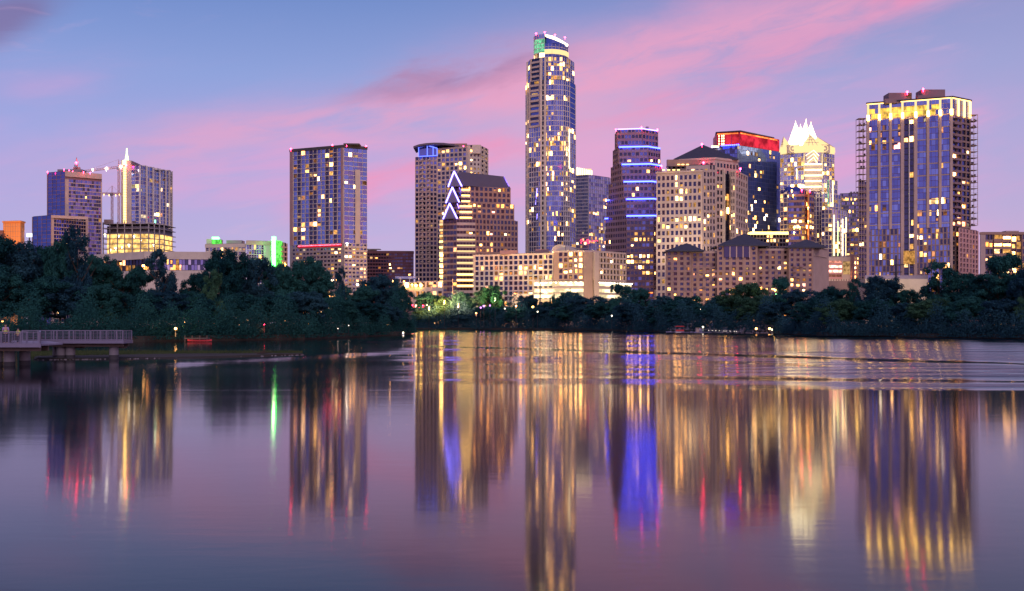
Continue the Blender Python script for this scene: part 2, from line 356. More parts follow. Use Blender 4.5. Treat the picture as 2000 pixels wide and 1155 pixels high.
    def pbox(s, part, m, x0, x1, yt, yb, Y, depth=8.):
        s.mb(part, m).box(PX(x0,Y), Y, PZ(yb,Y), PX(x1,Y), Y+depth, PZ(yt,Y))
    def strip(s, part, m, pts, r=.5, label=None):
        """a light tube through photo points (px, py, Y)"""
        mb = MB(); w = [Vector((PX(x,Y), Y, PZ(y,Y))) for x, y, Y in pts]
        for a, b in zip(w, w[1:]): mb.tube(a, b, r, n=5)
        return s.solo(part, m, mb, label=label)
    def beacon(s, px, py, Y, m='beacon_red', r=.62):
        mb = MB(); mb.ball((PX(px,Y), Y, PZ(py,Y)), r, 6, 4); mb.tube((PX(px,Y), Y, PZ(py,Y)-r-1.2), (PX(px,Y), Y, PZ(py,Y)-r*.8), .12, n=4)
        s.solo('beacon', m, mb)
    def done(s, most=100):
        for (part, m), mb in s.parts.items():
            if mb.f: s.obj[part] = mb.build(part, m, s.root, s.o)
        def area(q): a, b, c, d = (Vector(p) for p in q); return (b-a).length*(d-a).length
        ws = sorted(s.win, key=lambda w: (-round(area(w[0])/3), 0 if w[-1].startswith('lit') else 1, -w[0][0][2]))
        def put(mb, w, ks):
            mb.quad(*w[0], ks.index(w[1]))
            if len(w) > 2: mb.quad(*w[2], ks.index(w[3]))
        for w in ws[:most]:
            mb = MB(); ks = sorted({w[1], w[-1]}); put(mb, w, ks); mb.build('window', ks, s.root, s.o)
        rest = ws[most:]
        if rest:
            ks = sorted({k for w in rest for k in (w[1], w[-1])}); mb = MB()
            for w in rest: put(mb, w, ks)
            o = mb.build('window', ks, s.root, s.o); o['kind'] = 'stuff'
def spotlight(name, loc, to, color, power, size=60, blend=.6, rad=1.):  # serves real floodlights and fill spots added to brighten facades
    l = bpy.data.lights.new(name, 'SPOT'); l.energy = power; l.color = color; l.spot_size = math.radians(size); l.spot_blend = blend; l.shadow_soft_size = rad
    o = bpy.data.objects.new(name, l); C.objects.link(o); o.location = loc
    o.rotation_euler = (Vector(to)-Vector(loc)).to_track_quat('-Z', 'Y').to_euler(); return o
def uplight(name, loc, color, power):
    return spotlight(name, loc, (loc[0], loc[1]+6, loc[2]+5), color, power, 140, .8, .3)
def pointlight(name, loc, color, power, rad=.3):
    l = bpy.data.lights.new(name, 'POINT'); l.energy = power; l.color = color; l.shadow_soft_size = rad
    o = bpy.data.objects.new(name, l); C.objects.link(o); o.location = loc; return o

# ------------------------------------------------------------------ lake and land
LEFT = [(-3000,150),(-700,178),(0,194),(258,206),(450,222),(600,240),(700,278),(780,324),(803,345)]
RIGHT = [(803,628),(950,600),(1100,555),(1300,414),(1500,352),(1620,288),(2000,233),(2700,190),(6000,120)]
def shore(px, tab):
    for (a, ya), (b, yb) in zip(tab, tab[1:]):
        if a <= px <= b: return ya+(yb-ya)*(px-a)/(b-a)
    return tab[-1][1]
def make_water_sheet():
    """one calm sheet; where the wind and the wakes reach, long low swells are modelled on it"""
    from mathutils import noise as mn
    w = MB(); w.quad((-9000,-9000,0), (9000,-9000,0), (9000,900,0), (-9000,900,0))
    g = lambda v, c, s_: math.exp(-((v-c)/s_)**2)
    st = lambda v, a, b_: (lambda t: t*t*(3-2*t))(min(1, max(0, (v-a)/(b_-a))))
    def swell(X, Y):
        n = mn.noise((X*.02, Y*.06, 1.3)); n2_ = mn.noise((X*.045, Y*.22, 7.1))
        u = Y+1.2*X+4*n2_; u2 = Y+.22*X+2.2*n2_; q = X/Y
        a = st(u2, 58+4*n, 70+4*n)*st(q, -.125, -.095)
        a *= 1-.97*g(u, 151, 8.5)-.93*g(u2, 72.5, 3.1)-.45*g(u, 122, 3)
        a *= .72+.55*n+.35*st(q, .05, .2)
        a *= 1-.65*st(n2_, .12, .30)*(1-st(q, .10, .26))
        v = Y-2.57*(X+32)-82.7+5*n2_
        l_ = g(v, 6, 15)*st(X, -39, -33)*(1-st(X, -12, -7))*.6 if X < 0 else 0
        l_ = max(l_, .7*g(Y, 205+10*n2_, 22)*st(q, -.20, -.16)*(1-st(q, -.125, -.105)))
        return max(0, min(1, max(a, l_)))*(1+.35*st(q, .12, .2)+1.25*st(q, .28, .40))
    r = random.Random(3)
    for (y0, y1, dy, lam, nx, xa, xb) in ((57, 130, .14, 1.3, 84, -.46, 1.1), (130.0, 270, .22, 2.1, 72, -.26, 1.1), (270, 626, .5, 4.6, 64, -.24, 1.0)):
        ny = int((y1-y0)/dy); ks = [(6.2832/(lam*f_), r.uniform(-.10,.10)*6.2832/lam, r.uniform(0,6.28)) for f_ in (.8, 1., 1.31)]; o = len(w.v)
        for j in range(ny+1):
            Y = y0+(y1-y0)*j/ny
            for i in range(nx+1):
                X = Y*(xa+(xb-xa)*i/nx); a = swell(X, Y); e = (st(j, 0, 8) if y0 == 57 else 1)*st(min(i, nx-i), 0, 9)
                h = sum(wt*math.asin(.97*math.sin(ky*Y+kx*X+ph+.6*math.sin(X*.05+ph))) for wt, (ky, kx, ph) in zip((.12, 1., .12), ks))*.078*lam/6.2832
                w.v.append((X, Y, .003+a*e*(h+.11*lam/6.2832)-(.0035 if j in (0, ny) or i in (0, nx) else 0)))
        for j in range(ny):
            for i in range(nx):
                p = o+j*(nx+1)+i; w.f.append((p, p+1, p+nx+2, p+nx+1)); w.k.append(0)
    tag(w.build('water', 'lake_water', smooth=True), kind='structure')
make_water_sheet()
def make_ground():
    out = []
    for tab in (LEFT, [(796,640)], RIGHT):
        for (a, ya), (b, yb) in zip(tab, tab[1:]+[tab[-1]]):
            n = 8 if tab is not RIGHT or a < 1900 else 3
            if len(tab) == 1 or (a, ya) == (b, yb): out.append(XY(a, ya)); continue
            for i in range(n):
                t = i/n; p = XY(a+(b-a)*t, ya+(yb-ya)*t); out.append((p[0]+R.uniform(-.6,.6), p[1]+R.uniform(-1.2,1.2)))
    out += [(9000, 120), (22000, 22000), (-22000, 22000), (-9000, 120)]
    bm = bmesh.new(); vs = [bm.verts.new((x, y, GZ)) for x, y in out]; lo = [bm.verts.new((x, y-.9, -1.5)) for x, y in out]
    n = len(vs); es = [bm.edges.new((vs[i], vs[(i+1)%n])) for i in range(n)]
    bmesh.ops.triangle_fill(bm, edges=es, use_beauty=True)
    for i in range(n-4): bm.faces.new((lo[i], lo[i+1], vs[i+1], vs[i]))
    bmesh.ops.recalc_face_normals(bm, faces=bm.faces)
    me = bpy.data.meshes.new('ground'); bm.to_mesh(me); bm.free(); me.materials.append(M['soil'])
    o = bpy.data.objects.new('ground', me); C.objects.link(o); tag(o, kind='structure')
make_ground()
# ------------------------------------------------------------------ buildings, from the left bank to the right edge
def orange_block():
    b = Building('office_block', 'plain box building floodlit bright orange above the trees at the far left edge', 'building', 24, 820)
    pts, z1 = b.block([(6,433),(40,432),(48,434)], 820, 1, depth=20, core='orange_wall', cap=1., capm='orange_wall', roof='roof_dark')
    for A, B_, n in ((pts[0], pts[1], 7), (pts[1], pts[2], 2)):
        L = math.dist(A, B_)
        for i in range(1, n): b.mb('panel_joint', 'concrete_grey').obox(A, B_, L*i/n-.06, L*i/n+.06, 0, .08, 5, z1-1.2)
        for j in range(1, 9): b.mb('panel_joint', 'concrete_grey').obox(A, B_, .1, L-.1, 0, .05, z1-j*4.2, z1-j*4.2+.12)
    b.pbox('annex', 'brick_brown', -30, 5.5, 450, 640, 822, 20)
    b.done()
    spotlight('spotlight', (PX(30,780), 760, 30), (PX(24,820), 820, 78), (1,.36,.06), 260000, 60)
    s = Building('billboard', 'small glowing blue-white sign beside the orange building', 'sign', 57, 830)
    s.pbox('sign_face', 'sign_white', 52, 62, 456, 463, 830, .8)
    s.pbox('sign_post', 'dark_metal', 56, 58, 464, 640, 830.1, .6); s.pbox('sign_band', 'neon_blue', 53, 61, 458.2, 459.6, 829.8, .15); s.done()
orange_block()

def dark_office():
    b = Building('office_tower', 'dark stepped office tower with beige frame and thin white floor lines on the left', 'tower', 120, 890)
    b.block([(92,338),(127,335),(199,341)], 905, 1, depth=30, core='granite_mauve', roof='roof_dark', specs=[
        dict(c=4, fh=7.4, pw=.05, sh=.10, d=.25, lit=.02, glass='glass_navy', mat='granite_mauve', part='glazing_frame', m0=1.2),
        dict(c=14, fh=7.4, pw=.03, sh=.20, d=.5, lit=.02, pal='cool', glass=['glass_dark','glass_navy','glass_violet'], mat='stone_beige', part='floor_band', m0=3., m1=1., z1=PZ(350,905))])
    b.mb('upper_crown_band', 'stone_beige').prism([XY(127,904), XY(199,922), XY(199,925), XY(127,907)], PZ(345,905), PZ(334.5,905))
    b.block([(63,424),(100,421),(172,427)], 880, 1, depth=18, core='granite_mauve', specs=[
        dict(c=4, fh=7.4, pw=.05, sh=.08, d=.25, lit=.01, glass='glass_navy', mat='granite_mauve', part='glazing_frame', m0=1.),
        dict(c=13, fh=7.4, pw=.03, sh=.18, d=.5, lit=.03, pal='cool', glass=['glass_dark','glass_navy'], mat='stone_beige', part='floor_band', m0=2.2, m1=2.2)])
    b.mb('crown_band', 'stone_beige').prism([XY(100,879.2), XY(172,893), XY(172,896), XY(100,882.2)], PZ(426,880), PZ(420.5,880))
    b.pbox('plant_room', 'concrete_grey', 112, 160, 331, 336, 925, 10)
    for x, y in ((93,336),(125,332),(135,333),(142,335),(163,336),(176,338)): b.beacon(x, y, 908, r=.45)
    b.win and b.done()
dark_office()

def tower_crane(name, label, mx, Y, zt, x0, x1, yj0, yj1, lights, lm):
    b = Building(name, label, 'crane', mx, Y); X = PX(mx, Y); top = PZ(zt, Y)
    m = b.mb('mast', 'crane_paint')
    for dx in (-.8, .8):
        for dy in (-.8, .8): m.tube((X+dx, Y+dy, GZ), (X+dx, Y+dy, top), .2, n=4)
    z = GZ; k = 1
    while z < top-3: m.tube((X-.8*k, Y-.8, z), (X+.8*k, Y-.8, z+3), .12, n=4); m.tube((X-.8*k, Y+.8, z), (X+.8*k, Y+.8, z+3), .12, n=4); z += 3; k = -k
    j = b.mb('jib', 'crane_paint'); a = Vector((PX(x0,Y), Y, PZ(yj0,Y))); c = Vector((PX(x1,Y), Y, PZ(yj1,Y))); n = 18; up = Vector((0,0,1.8))
    for off in (Vector((0,-.7,0)), Vector((0,.7,0)), up): j.tube(a+off, c+off, .2, n=4)
    for i in range(n):
        p = a.lerp(c, i/n); q = a.lerp(c, (i+1)/n); mid = p.lerp(q, .5)+up
        for off in (Vector((0,-.7,0)), Vector((0,.7,0))): j.tube(p+off, mid, .1, n=4); j.tube(mid, q+off, .1, n=4)
    apex = Vector((X, Y, top+7)); t = b.mb('tower_head', 'crane_paint')
    t.tube((X-.8, Y, top-1), apex, .2, n=4); t.tube((X+.8, Y, top-1), apex, .2, n=4); t.tube(apex, a.lerp(c, .2)+up, .1, n=4); t.tube(apex, a.lerp(c, .92)+up, .1, n=4)
    b.mb('cab', 'steel').box(X-1.2, Y-2.6, top-3, X+1.2, Y-.9, top-.5)
    for x, y, r in lights: b.beacon(x, y, Y-1, lm, r)
    b.done()
def spire_tower():
    b = Building('condo_tower', 'pale condo tower with white vertical fins and a glowing green spire beside the cranes', 'tower', 285, 1000)
    p0, p1 = XY(236.5, 1000), XY(256.7, 1003); zt = PZ(313, 1000)
    b.mb('stair_shaft', 'stone_pale').prism([p0, p1, (p1[0], p1[1]+18), (p0[0], p0[1]+18)], GZ, zt)
    L = math.dist(p0, p1)
    for i in range(24):
        z = PZ(328+i*5, 1000); mb = MB(); mb.obox(p0, p1, L*.24, L*.48, 0, .3, z-1.0, z+1.0); b.solo('shaft_light', 'strip_gold', mb)
    mb = MB(); mb.prism([(p0[0]+L*.2, 1000-.6), (p0[0]+L*.52, 1000-.6), (p0[0]+L*.52, 1000-.1), (p0[0]+L*.2, 1000-.1)], PZ(322,1000), zt-.2); b.solo('shaft_cap', 'strip_cream', mb)
    pts, z1 = b.block([(256.7,325),(272,324),(335.5,336)], 1003, 0, depth=30, core='concrete', roof='roof_metal', specs=[
        dict(c=2, fh=7.2, pw=.08, sh=.14, d=.3, lit=.10, pal='mixed', glass=['glass_bright','glass_violet','glass_blue'], mat='white_frame', part='glazing_frame', fn=None),
        dict(c=10, fh=7.2, pw=.12, sh=.14, d=.3, lit=.15, pal='mixed', glass=['glass_bright','glass_violet','glass_blue'], mat='white_frame', part='glazing_frame')])
    A, B_ = pts[1], pts[2]; L = math.dist(A, B_)
    for px in (272.5, 285.5, 298, 311, 322.5, 330, 335):
        t = (px-272)/63.5*L; mb = MB(); mb.obox(A, B_, max(0,t-.55), min(L,t+.55), .32, 1.5, GZ, z1+1.2-abs(px-300)*.02); b.solo('fin', 'white_frame', mb)
    r = b.mb('gable_roof', 'roof_metal'); xa, xb = PX(256.9,1003), PX(274,1003); z = PZ(325,1003)
    r.add([(xa,1002.5,z),(xb+2,1002.5,z),(xa,1002.5,PZ(314,1003)),(xa,1022,z),(xb+2,1022,z),(xa,1022,PZ(314,1003))], [(0,1,2),(3,5,4),(1,4,5,2),(0,2,5,3),(0,3,4,1)])
    for i, px in enumerate((280, 291, 304, 316, 327)): b.pbox('parapet_block', 'white_frame', px-3.4, px+3.4, 323+i*2.6, 332, 1012+i*3, 6)
    s = MB(); X = PX(245.4,1001)
    for y, r_ in ((311,2.0),(306.5,1.7),(302.5,1.2),(299,.95),(296,.9),(293,.8),(290.5,.7)): s.ball((X, 1004, PZ(y,1001)), r_, 8, 5, sz=1.35)
    s.tube((X,1004,zt-1), (X,1004,PZ(289,1001)), .5, .3); b.solo('spire', 'spire_green', s, label='glowing green spire')
    b.beacon(246.5, 323, 999, r=.9)
    b.done()
spire_tower()
tower_crane('tower_crane', 'tower crane with a long level jib of pink lights beside the spire', 232, 992, 326, 158, 238, 337, 327.5, [(181,331.5,.85),(208,329.5,1.35),(236,325.5,1.35)], 'lamp_white')
tower_crane('tower_crane', 'lower small tower crane lit pale yellow between the two left towers', 219, 975, 377, 199.5, 237, 380, 380.5, [(203,380,.5),(213,381,.5),(226,381,.5),(233,380,.45)], 'strip_gold')
tower_crane('tower_crane', 'short red-lit crane mast rising behind the roof of the dark stepped tower', 149.5, 930, 322, 143, 157, 331, 331, [(149,318,.9)], 'beacon_red')

def frame_building():
    b = Building('unfinished_building', 'building under construction with open floors brightly lit yellow inside', 'building', 255, 950)
    A, Bp, Cp = XY(200,950), XY(291,946), XY(321,960); zt = PZ(437, 950); n = 10
    core = [(A[0]+2, A[1]+6), (Bp[0]-2, Bp[1]+6), (Cp[0]-3, Cp[1]+5), (Cp[0]-2, Cp[1]+28), (A[0]+2, A[1]+28)]
    b.mb('interior_wall', 'interior_gold').prism(core, GZ, PZ(456,950)); b.mb('upper_interior_wall', 'concrete_grey').prism(core, PZ(455.8,950), PZ(441,950))  # lower wall emits light in place of work lamps on the open floors
    fl = [437, 446, 456, 466, 476, 486, 496, 506, 516, 526]
    for i, y in enumerate(fl):
        z = PZ(y, 950); mb = MB(); mb.prism([A, Bp, Cp, (Cp[0]+1, Cp[1]+30), (A[0]+1, A[1]+30)], z-.55, z); b.solo('floor_slab', 'concrete', mb)
        for P, Q in ((A, Bp), (Bp, Cp)):
            L = math.dist(P, Q)
            for zz in (.5, 1.05): b.mb('guard_rail', 'steel').obox(P, Q, .1, L-.1, -.15, -.05, z+zz, z+zz+.1)
    for px in (201, 214, 229, 243, 258, 274, 290): 
        t = (px-200)/91; mb = MB(); x = A[0]+(Bp[0]-A[0])*t; y = A[1]+(Bp[1]-A[1])*t; mb.box(x-.45, y+.3, GZ, x+.45, y+1.1, zt+(3 if px in (214,243) else 1.2)); b.solo('column', 'concrete', mb)
    for t in (.33, .66, .97):
        mb = MB(); x = Bp[0]+(Cp[0]-Bp[0])*t; y = Bp[1]+(Cp[1]-Bp[1])*t; mb.box(x-.45, y+.5, GZ, x+.45, y+1.3, zt+1); b.solo('column', 'concrete', mb)
    for x, y in ((205,458),(238,483),(216,487),(226,485),(275,470),(252,479),(284,485),(300,478),(262,462),(232,461)): b.beacon(x, y, 953, 'lamp_white', R.uniform(.45,.9))
    b.pbox('formwork', 'stone_tan', 203, 217, 429, 437, 955, 6); b.pbox('formwork', 'timber', 258, 262, 432, 437, 955, 4)
    b.done()
frame_building()

def hall():
    b = Building('convention_hall', 'long low pale hall with a deep roof slab and glass band behind the left trees', 'building', 284, 620)
    pts, z1 = b.block([(150,501.5),(284,493),(415,494)], 620, 1, depth=40, core='garage_concrete', roof='roof_dark')
    for i, (lit_, gl) in enumerate(((.35, ['glass_brown','glass_dark']), (.18, ['glass_pale','glass_dark','glass_violet']))):
        A, B_ = pts[i], pts[i+1]; L = math.dist(A, B_)
        mb = MB(); mb.obox(A, B_, -.4, L+.4, -.5, 1.6, PZ(506.5,620), z1+.4); b.solo('roof_slab', 'stone_pale', mb)
        b.facade(A, B_, PZ(528,620), PZ(506.6,620), c=22, r=2, pw=.08, sh=.06, d=.35, lit=lit_, pal='amber', glass=gl, mat='dark_metal', part='glazing_frame')
        mb = MB(); mb.obox(A, B_, 0, L, -.1, .8, GZ, PZ(528.2,620)); b.solo('lower_wall', 'stone_pale', mb)
    b.done()
hall()

def green_apartments():
    b = Building('apartment_block', 'pale apartment block with a glowing green vertical fin among the left trees', 'building', 475, 680)
    b.block([(402,478),(480,477)], 680, 1, depth=22, core='stone_pale', cap=2.2, capm='stone_pale', specs=[dict(c=11, fh=9.4, pw=.28, sh=.34, d=.5, lit=.28, pal='warm', glass=['glass_dark','glass_violet'], mat='stone_pale', part='frame', sub=2)])
    b.block([(481.5,471),(528,472.5)], 676, 0, depth=22, core='stone_beige', cap=2.6, capm='stone_beige', specs=[dict(c=7, fh=9.4, pw=.14, sh=.14, d=.5, lit=.12, glass=['glass_dark','glass_bright','glass_navy'], mat='white_frame', part='frame', m1=4.5, sub=2)])
    b.block([(546.2,474),(559,476)], 682, 0, depth=18, core='stone_tan', specs=[dict(c=2, fh=9.4, pw=.1, sh=.3, d=1.1, lit=.45, pal='gold', glass='glass_dark', mat='stone_tan', part='balcony')])
    b.pbox('penthouse', 'stone_pale', 403, 428, 467, 477, 690, 9); b.pbox('plant_room', 'concrete', 442, 472, 469.5, 477, 690, 8)
    b.pbox('green_cap', 'green_panel', 413.5, 427.5, 468, 476.5, 682, 7); b.pbox('green_cap_lamp', 'neon_green', 414.5, 426, 463.5, 468, 682, 3)
    b.pbox('green_fin', 'green_panel', 528.3, 545.8, 470, 560, 677, 9)
    mb = MB(); mb.box(PX(531,676), 675.6, PZ(520,676), PX(538,676), 676.8, PZ(462.5,676)); b.solo('fin_light', 'neon_green', mb)
    mb = MB(); mb.box(PX(532.5,676), 675.2, PZ(505,676), PX(536,676), 675.5, PZ(468,676)); b.solo('fin_light_core', 'lamp_white', mb)
    b.beacon(557, 516, 679, 'lamp_gold', .7)
    b.done()
green_apartments()

def blue_condo():
    b = Building('condo_tower', 'dark blue glass condo tower with a red light strip above its podium', 'tower', 640, 720)
    zp = PZ(476, 720)
    dark = {1,4,5,8,10}
    def fn(i, j, r):
        row = r-1-j
        hot = {(0,9),(0,20),(3,0),(3,3),(4,3),(5,9),(10,1),(10,2),(10,7),(11,9),(14,1),(14,6),(16,4),(16,5),(16,6),(17,1),(17,2),(17,0),(19,0),(18,9),(9,4),(8,5),(3,8),(3,9),(1,8),(1,9),(0,2),(2,5),(5,5),(13,6)}
        if (row, i) in hot: return pick('warm')
        if R.random() < .035: return pick('cool')
        return 'glass_dark' if i in dark else R.choice(['glass_blue','glass_blue','glass_blue','glass_navy'])
    pts, z1 = b.block([(567,293),(672,284),(716.5,288)], 720, 1, depth=24, core='concrete_grey', cap=1.8, capm='roof_dark', specs=[
        dict(c=12, fh=9, pw=.10, sh=.13, d=.55, mat='grey_frame', part='frame', m0=3.0, m1=2.0, z0=zp, fn=fn),
        dict(c=5, fh=9, pw=.05, sh=.16, d=.35, lit=.13, pal='cool', glass=['glass_blue','glass_violet'], mat='grey_frame', part='frame', z0=zp)])
    A, B_, D = pts; L = math.dist(A, B_); L2 = math.dist(B_, D)
    for q, w_ in ((1.2,2.4), (L-1.5,1.5)):
        mb = MB(); mb.obox(A, B_, q-w_*.4, q+w_*.6, .5, 1.1, zp, z1-1.8); b.solo('corner_pier', 'granite_mauve', mb)
    mb = MB(); mb.obox(B_, D, L2*.47, L2*.69, .36, .9, zp, PZ(330,720)); b.solo('stone_pier', 'concrete', mb)
    for i in (1,4,5,8,10):
        for j in range(21):
            zz = zp+(z1-1.8-zp)*j/21; a = 3+(L-5)*i/12; b.mb('balcony_slab', 'grey_frame').obox(A, B_, a+.3, a+(L-5)/12-.3, .55, 1.3, zz, zz+.35)
    b.facade(A, B_, GZ, zp-.05, c=14, fh=7.6, pw=.22, sh=.50, d=.7, lit=.42, pal='warm', glass=['glass_dark','glass_violet'], mat='concrete_grey', part='podium_frame', m0=2, m1=2, rows={0:0})
    b.facade(B_, D, GZ, zp-.05, c=6, fh=7.6, pw=.30, sh=.5, d=.7, lit=.38, pal='warm', glass=['glass_dark','glass_violet'], mat='concrete', part='podium_frame', rows={0:0})
    mb = MB(); mb.obox(A, B_, L*.17, L*.97, .75, 1.3, PZ(481.5,720), PZ(476.5,720)); b.solo('red_band', 'red_dim', mb)
    mb = MB(); mb.obox(A, B_, L*.17, L*.97, 1.31, 1.5, PZ(478.3,720), PZ(477.7,720)); b.solo('red_tube', 'lit_red', mb); 
    for x, y, yy in ((568,291,738),(649,284,724),(677,282,720),(680,283,722),(715,286,729)): b.beacon(x, y, yy, r=.6)
    mb = MB(); mb.prism([(B_[0]-.3, B_[1]-.8), (B_[0]+11, B_[1]-.2), (B_[0]+11, B_[1]+9), (B_[0]-.3, B_[1]+9)], z1+.2, z1+1.3); b.solo('roof_canopy', 'roof_dark', mb)
    b.beacon(678, 476, 720, 'lamp_white', .6)
    b.done()
blue_condo()

def low_brown():
    b = Building('office_block', 'low dark red-brown office block right of the blue condo tower', 'building', 765, 900)
    b.block([(717,491),(808,491.5)], 900, 0, depth=30, core='red_brown', cap=2., capm='red_brown', specs=[dict(c=17, fh=6.6, pw=.16, sh=.42, d=.5, lit=.12, pal='warm', glass=['glass_brown','glass_dark'], mat='red_brown', part='frame')])
    b.pbox('roof_canopy', 'white_frame', 714, 742, 486, 487.2, 902, 9); b.pbox('plant_room', 'stone_pale', 718, 734, 487.3, 491, 905, 7); b.done()
    r = Building('restaurant_terrace', 'low warm-lit waterfront building with globe lights below the dark red-brown block', 'building', 820, 690)
    r.block([(768,553),(866,551)], 690, 0, depth=14, core='stone_pale', roof='garage_concrete', specs=[dict(c=9, fh=17, pw=.3, sh=.45, d=.8, lit=.6, pal='gold', glass='glass_brown', mat='stone_pale', part='frame')])
    r.pbox('lower_wing', 'stone_beige', 800, 836, 568, 640, 682, 7)
    for x in (805, 812, 819, 826, 832): r.pbox('pilaster', 'white_frame', x-.9, x+.9, 572, 600, 681.2, .7)
    r.pbox('red_wall', 'pink_wall', 795, 804.5, 568, 640, 680, 3)
    for i in range(3):
        mb = MB(); x = PX(782+i*18, 688); mb.tube((x,688,PZ(553,688)), (x,688,PZ(545,688)), .25); mb.ball((x,688,PZ(544,688)), .5); r.solo('terrace_post', 'white_cloth', mb)
    for x, y, rr in ((793,558,1.1),(812.5,558,1.0),(822,557.5,1.1),(787,565,1.3),(848,556,.7),(805,556,.5),(836,559,.5),(798,590,.6)): r.beacon(x, y, 679, 'lamp_gold', rr)
    r.pbox('awning', 'plastic_blue', 772, 812, 540, 545, 697, 6)
    r.done()
    spotlight('spotlight', (PX(815,668), 655, 8), (PX(818,690), 690, 20), (1,.62,.3), 60000, 100)
low_brown()

def tan_condo():
    b = Building('condo_tower', 'tan condo tower with a curved blue-lit roof pavilion', 'tower', 870, 862)
    gl = ['glass_dark','glass_navy','glass_violet','glass_dark']
    pts, z1 = b.block([(811,308),(854,307)], 862, 1, depth=28, core='stone_tan', specs=[dict(c=6, fh=8.65, pw=.30, sh=.34, d=.6, lit=.04, pal='gold', glass=gl, mat='stone_tan', part='frame')])
    p2, z2 = b.block([(854.2,291),(912,287)], 862, 0, depth=26, core='stone_tan', cap=1.2, specs=[dict(c=7, fh=8.65, pw=.30, sh=.32, d=.6, lit=.07, pal='gold', glass=gl, mat='stone_beige', part='frame', rows={0:.55, 1:.1, 3:.3, 4:.3})])
    p3, z3 = b.block([(912.2,284),(938,285),(953,292)], 858, 0, depth=20, core='stone_pale', specs=[dict(c=3, fh=8.65, pw=.5, sh=.5, d=.4, lit=.35, pal='gold', glass='glass_brown', mat='stone_pale', part='frame', m0=2), dict(c=2, fh=8.65, pw=.5, sh=.5, d=.4, lit=.3, pal='gold', glass='glass_brown', mat='stone_pale', part='frame')])
    for i in range(24):
        zz = z1-i*8.65*862/F
        for q in (.27, .6): b.mb('balcony', 'stone_beige').obox(pts[0], pts[1], q*18.5, q*18.5+2.6, .5, 1.4, zz-2.9, zz-1.9)
    Y = 866; Y0 = 858
    mb = MB(); P = [(808,287),(818,283.5),(832,281),(848,280),(866,280.3),(888,283)]
    f = [(PX(x,Y0), PZ(y,Y0)) for x, y in P]
    for (xa, za), (xb, zb) in zip(f, f[1:]): mb.add([(xa,Y0-3,za),(xb,Y0-3,zb),(xb,Y0+22,zb),(xa,Y0+22,za),(xa,Y0-3,za-1.6),(xb,Y0-3,zb-1.6),(xb,Y0+22,zb-1.6),(xa,Y0+22,za-1.6)], [(0,1,2,3),(7,6,5,4),(0,4,5,1),(2,6,7,3),(1,5,6,2),(3,7,4,0)])
    b.solo('curved_roof', 'roof_metal', mb)
    b.pbox('pavilion', 'glass_navy', 818, 854, 284, 307, 863, 16)
    b.pbox('plant_room', 'roof_metal', 854.5, 896, 283.5, 291, 872, 12); b.pbox('plant_room', 'granite_brown', 868, 912, 280.5, 287, 880, 12)
    for pts_ in ([(817.5,287,861),(817.5,306.5,861)], [(834.5,284,861),(834.5,306,861)], [(818,306,861),(853,304,861)], [(818,288,861),(835,284.5,861),(853,289.5,861)], [(853.5,289.5,861),(853.5,304.5,861)], [(846,286.5,861),(846,304,861)]): b.strip('blue_tube', 'tube_blue', pts_, .34)
    b.pbox('lift_overrun', 'stone_pale', 922, 939, 283, 300, 857, 3)
    b.beacon(905, 286, 858, r=.5); b.done()
tan_condo()

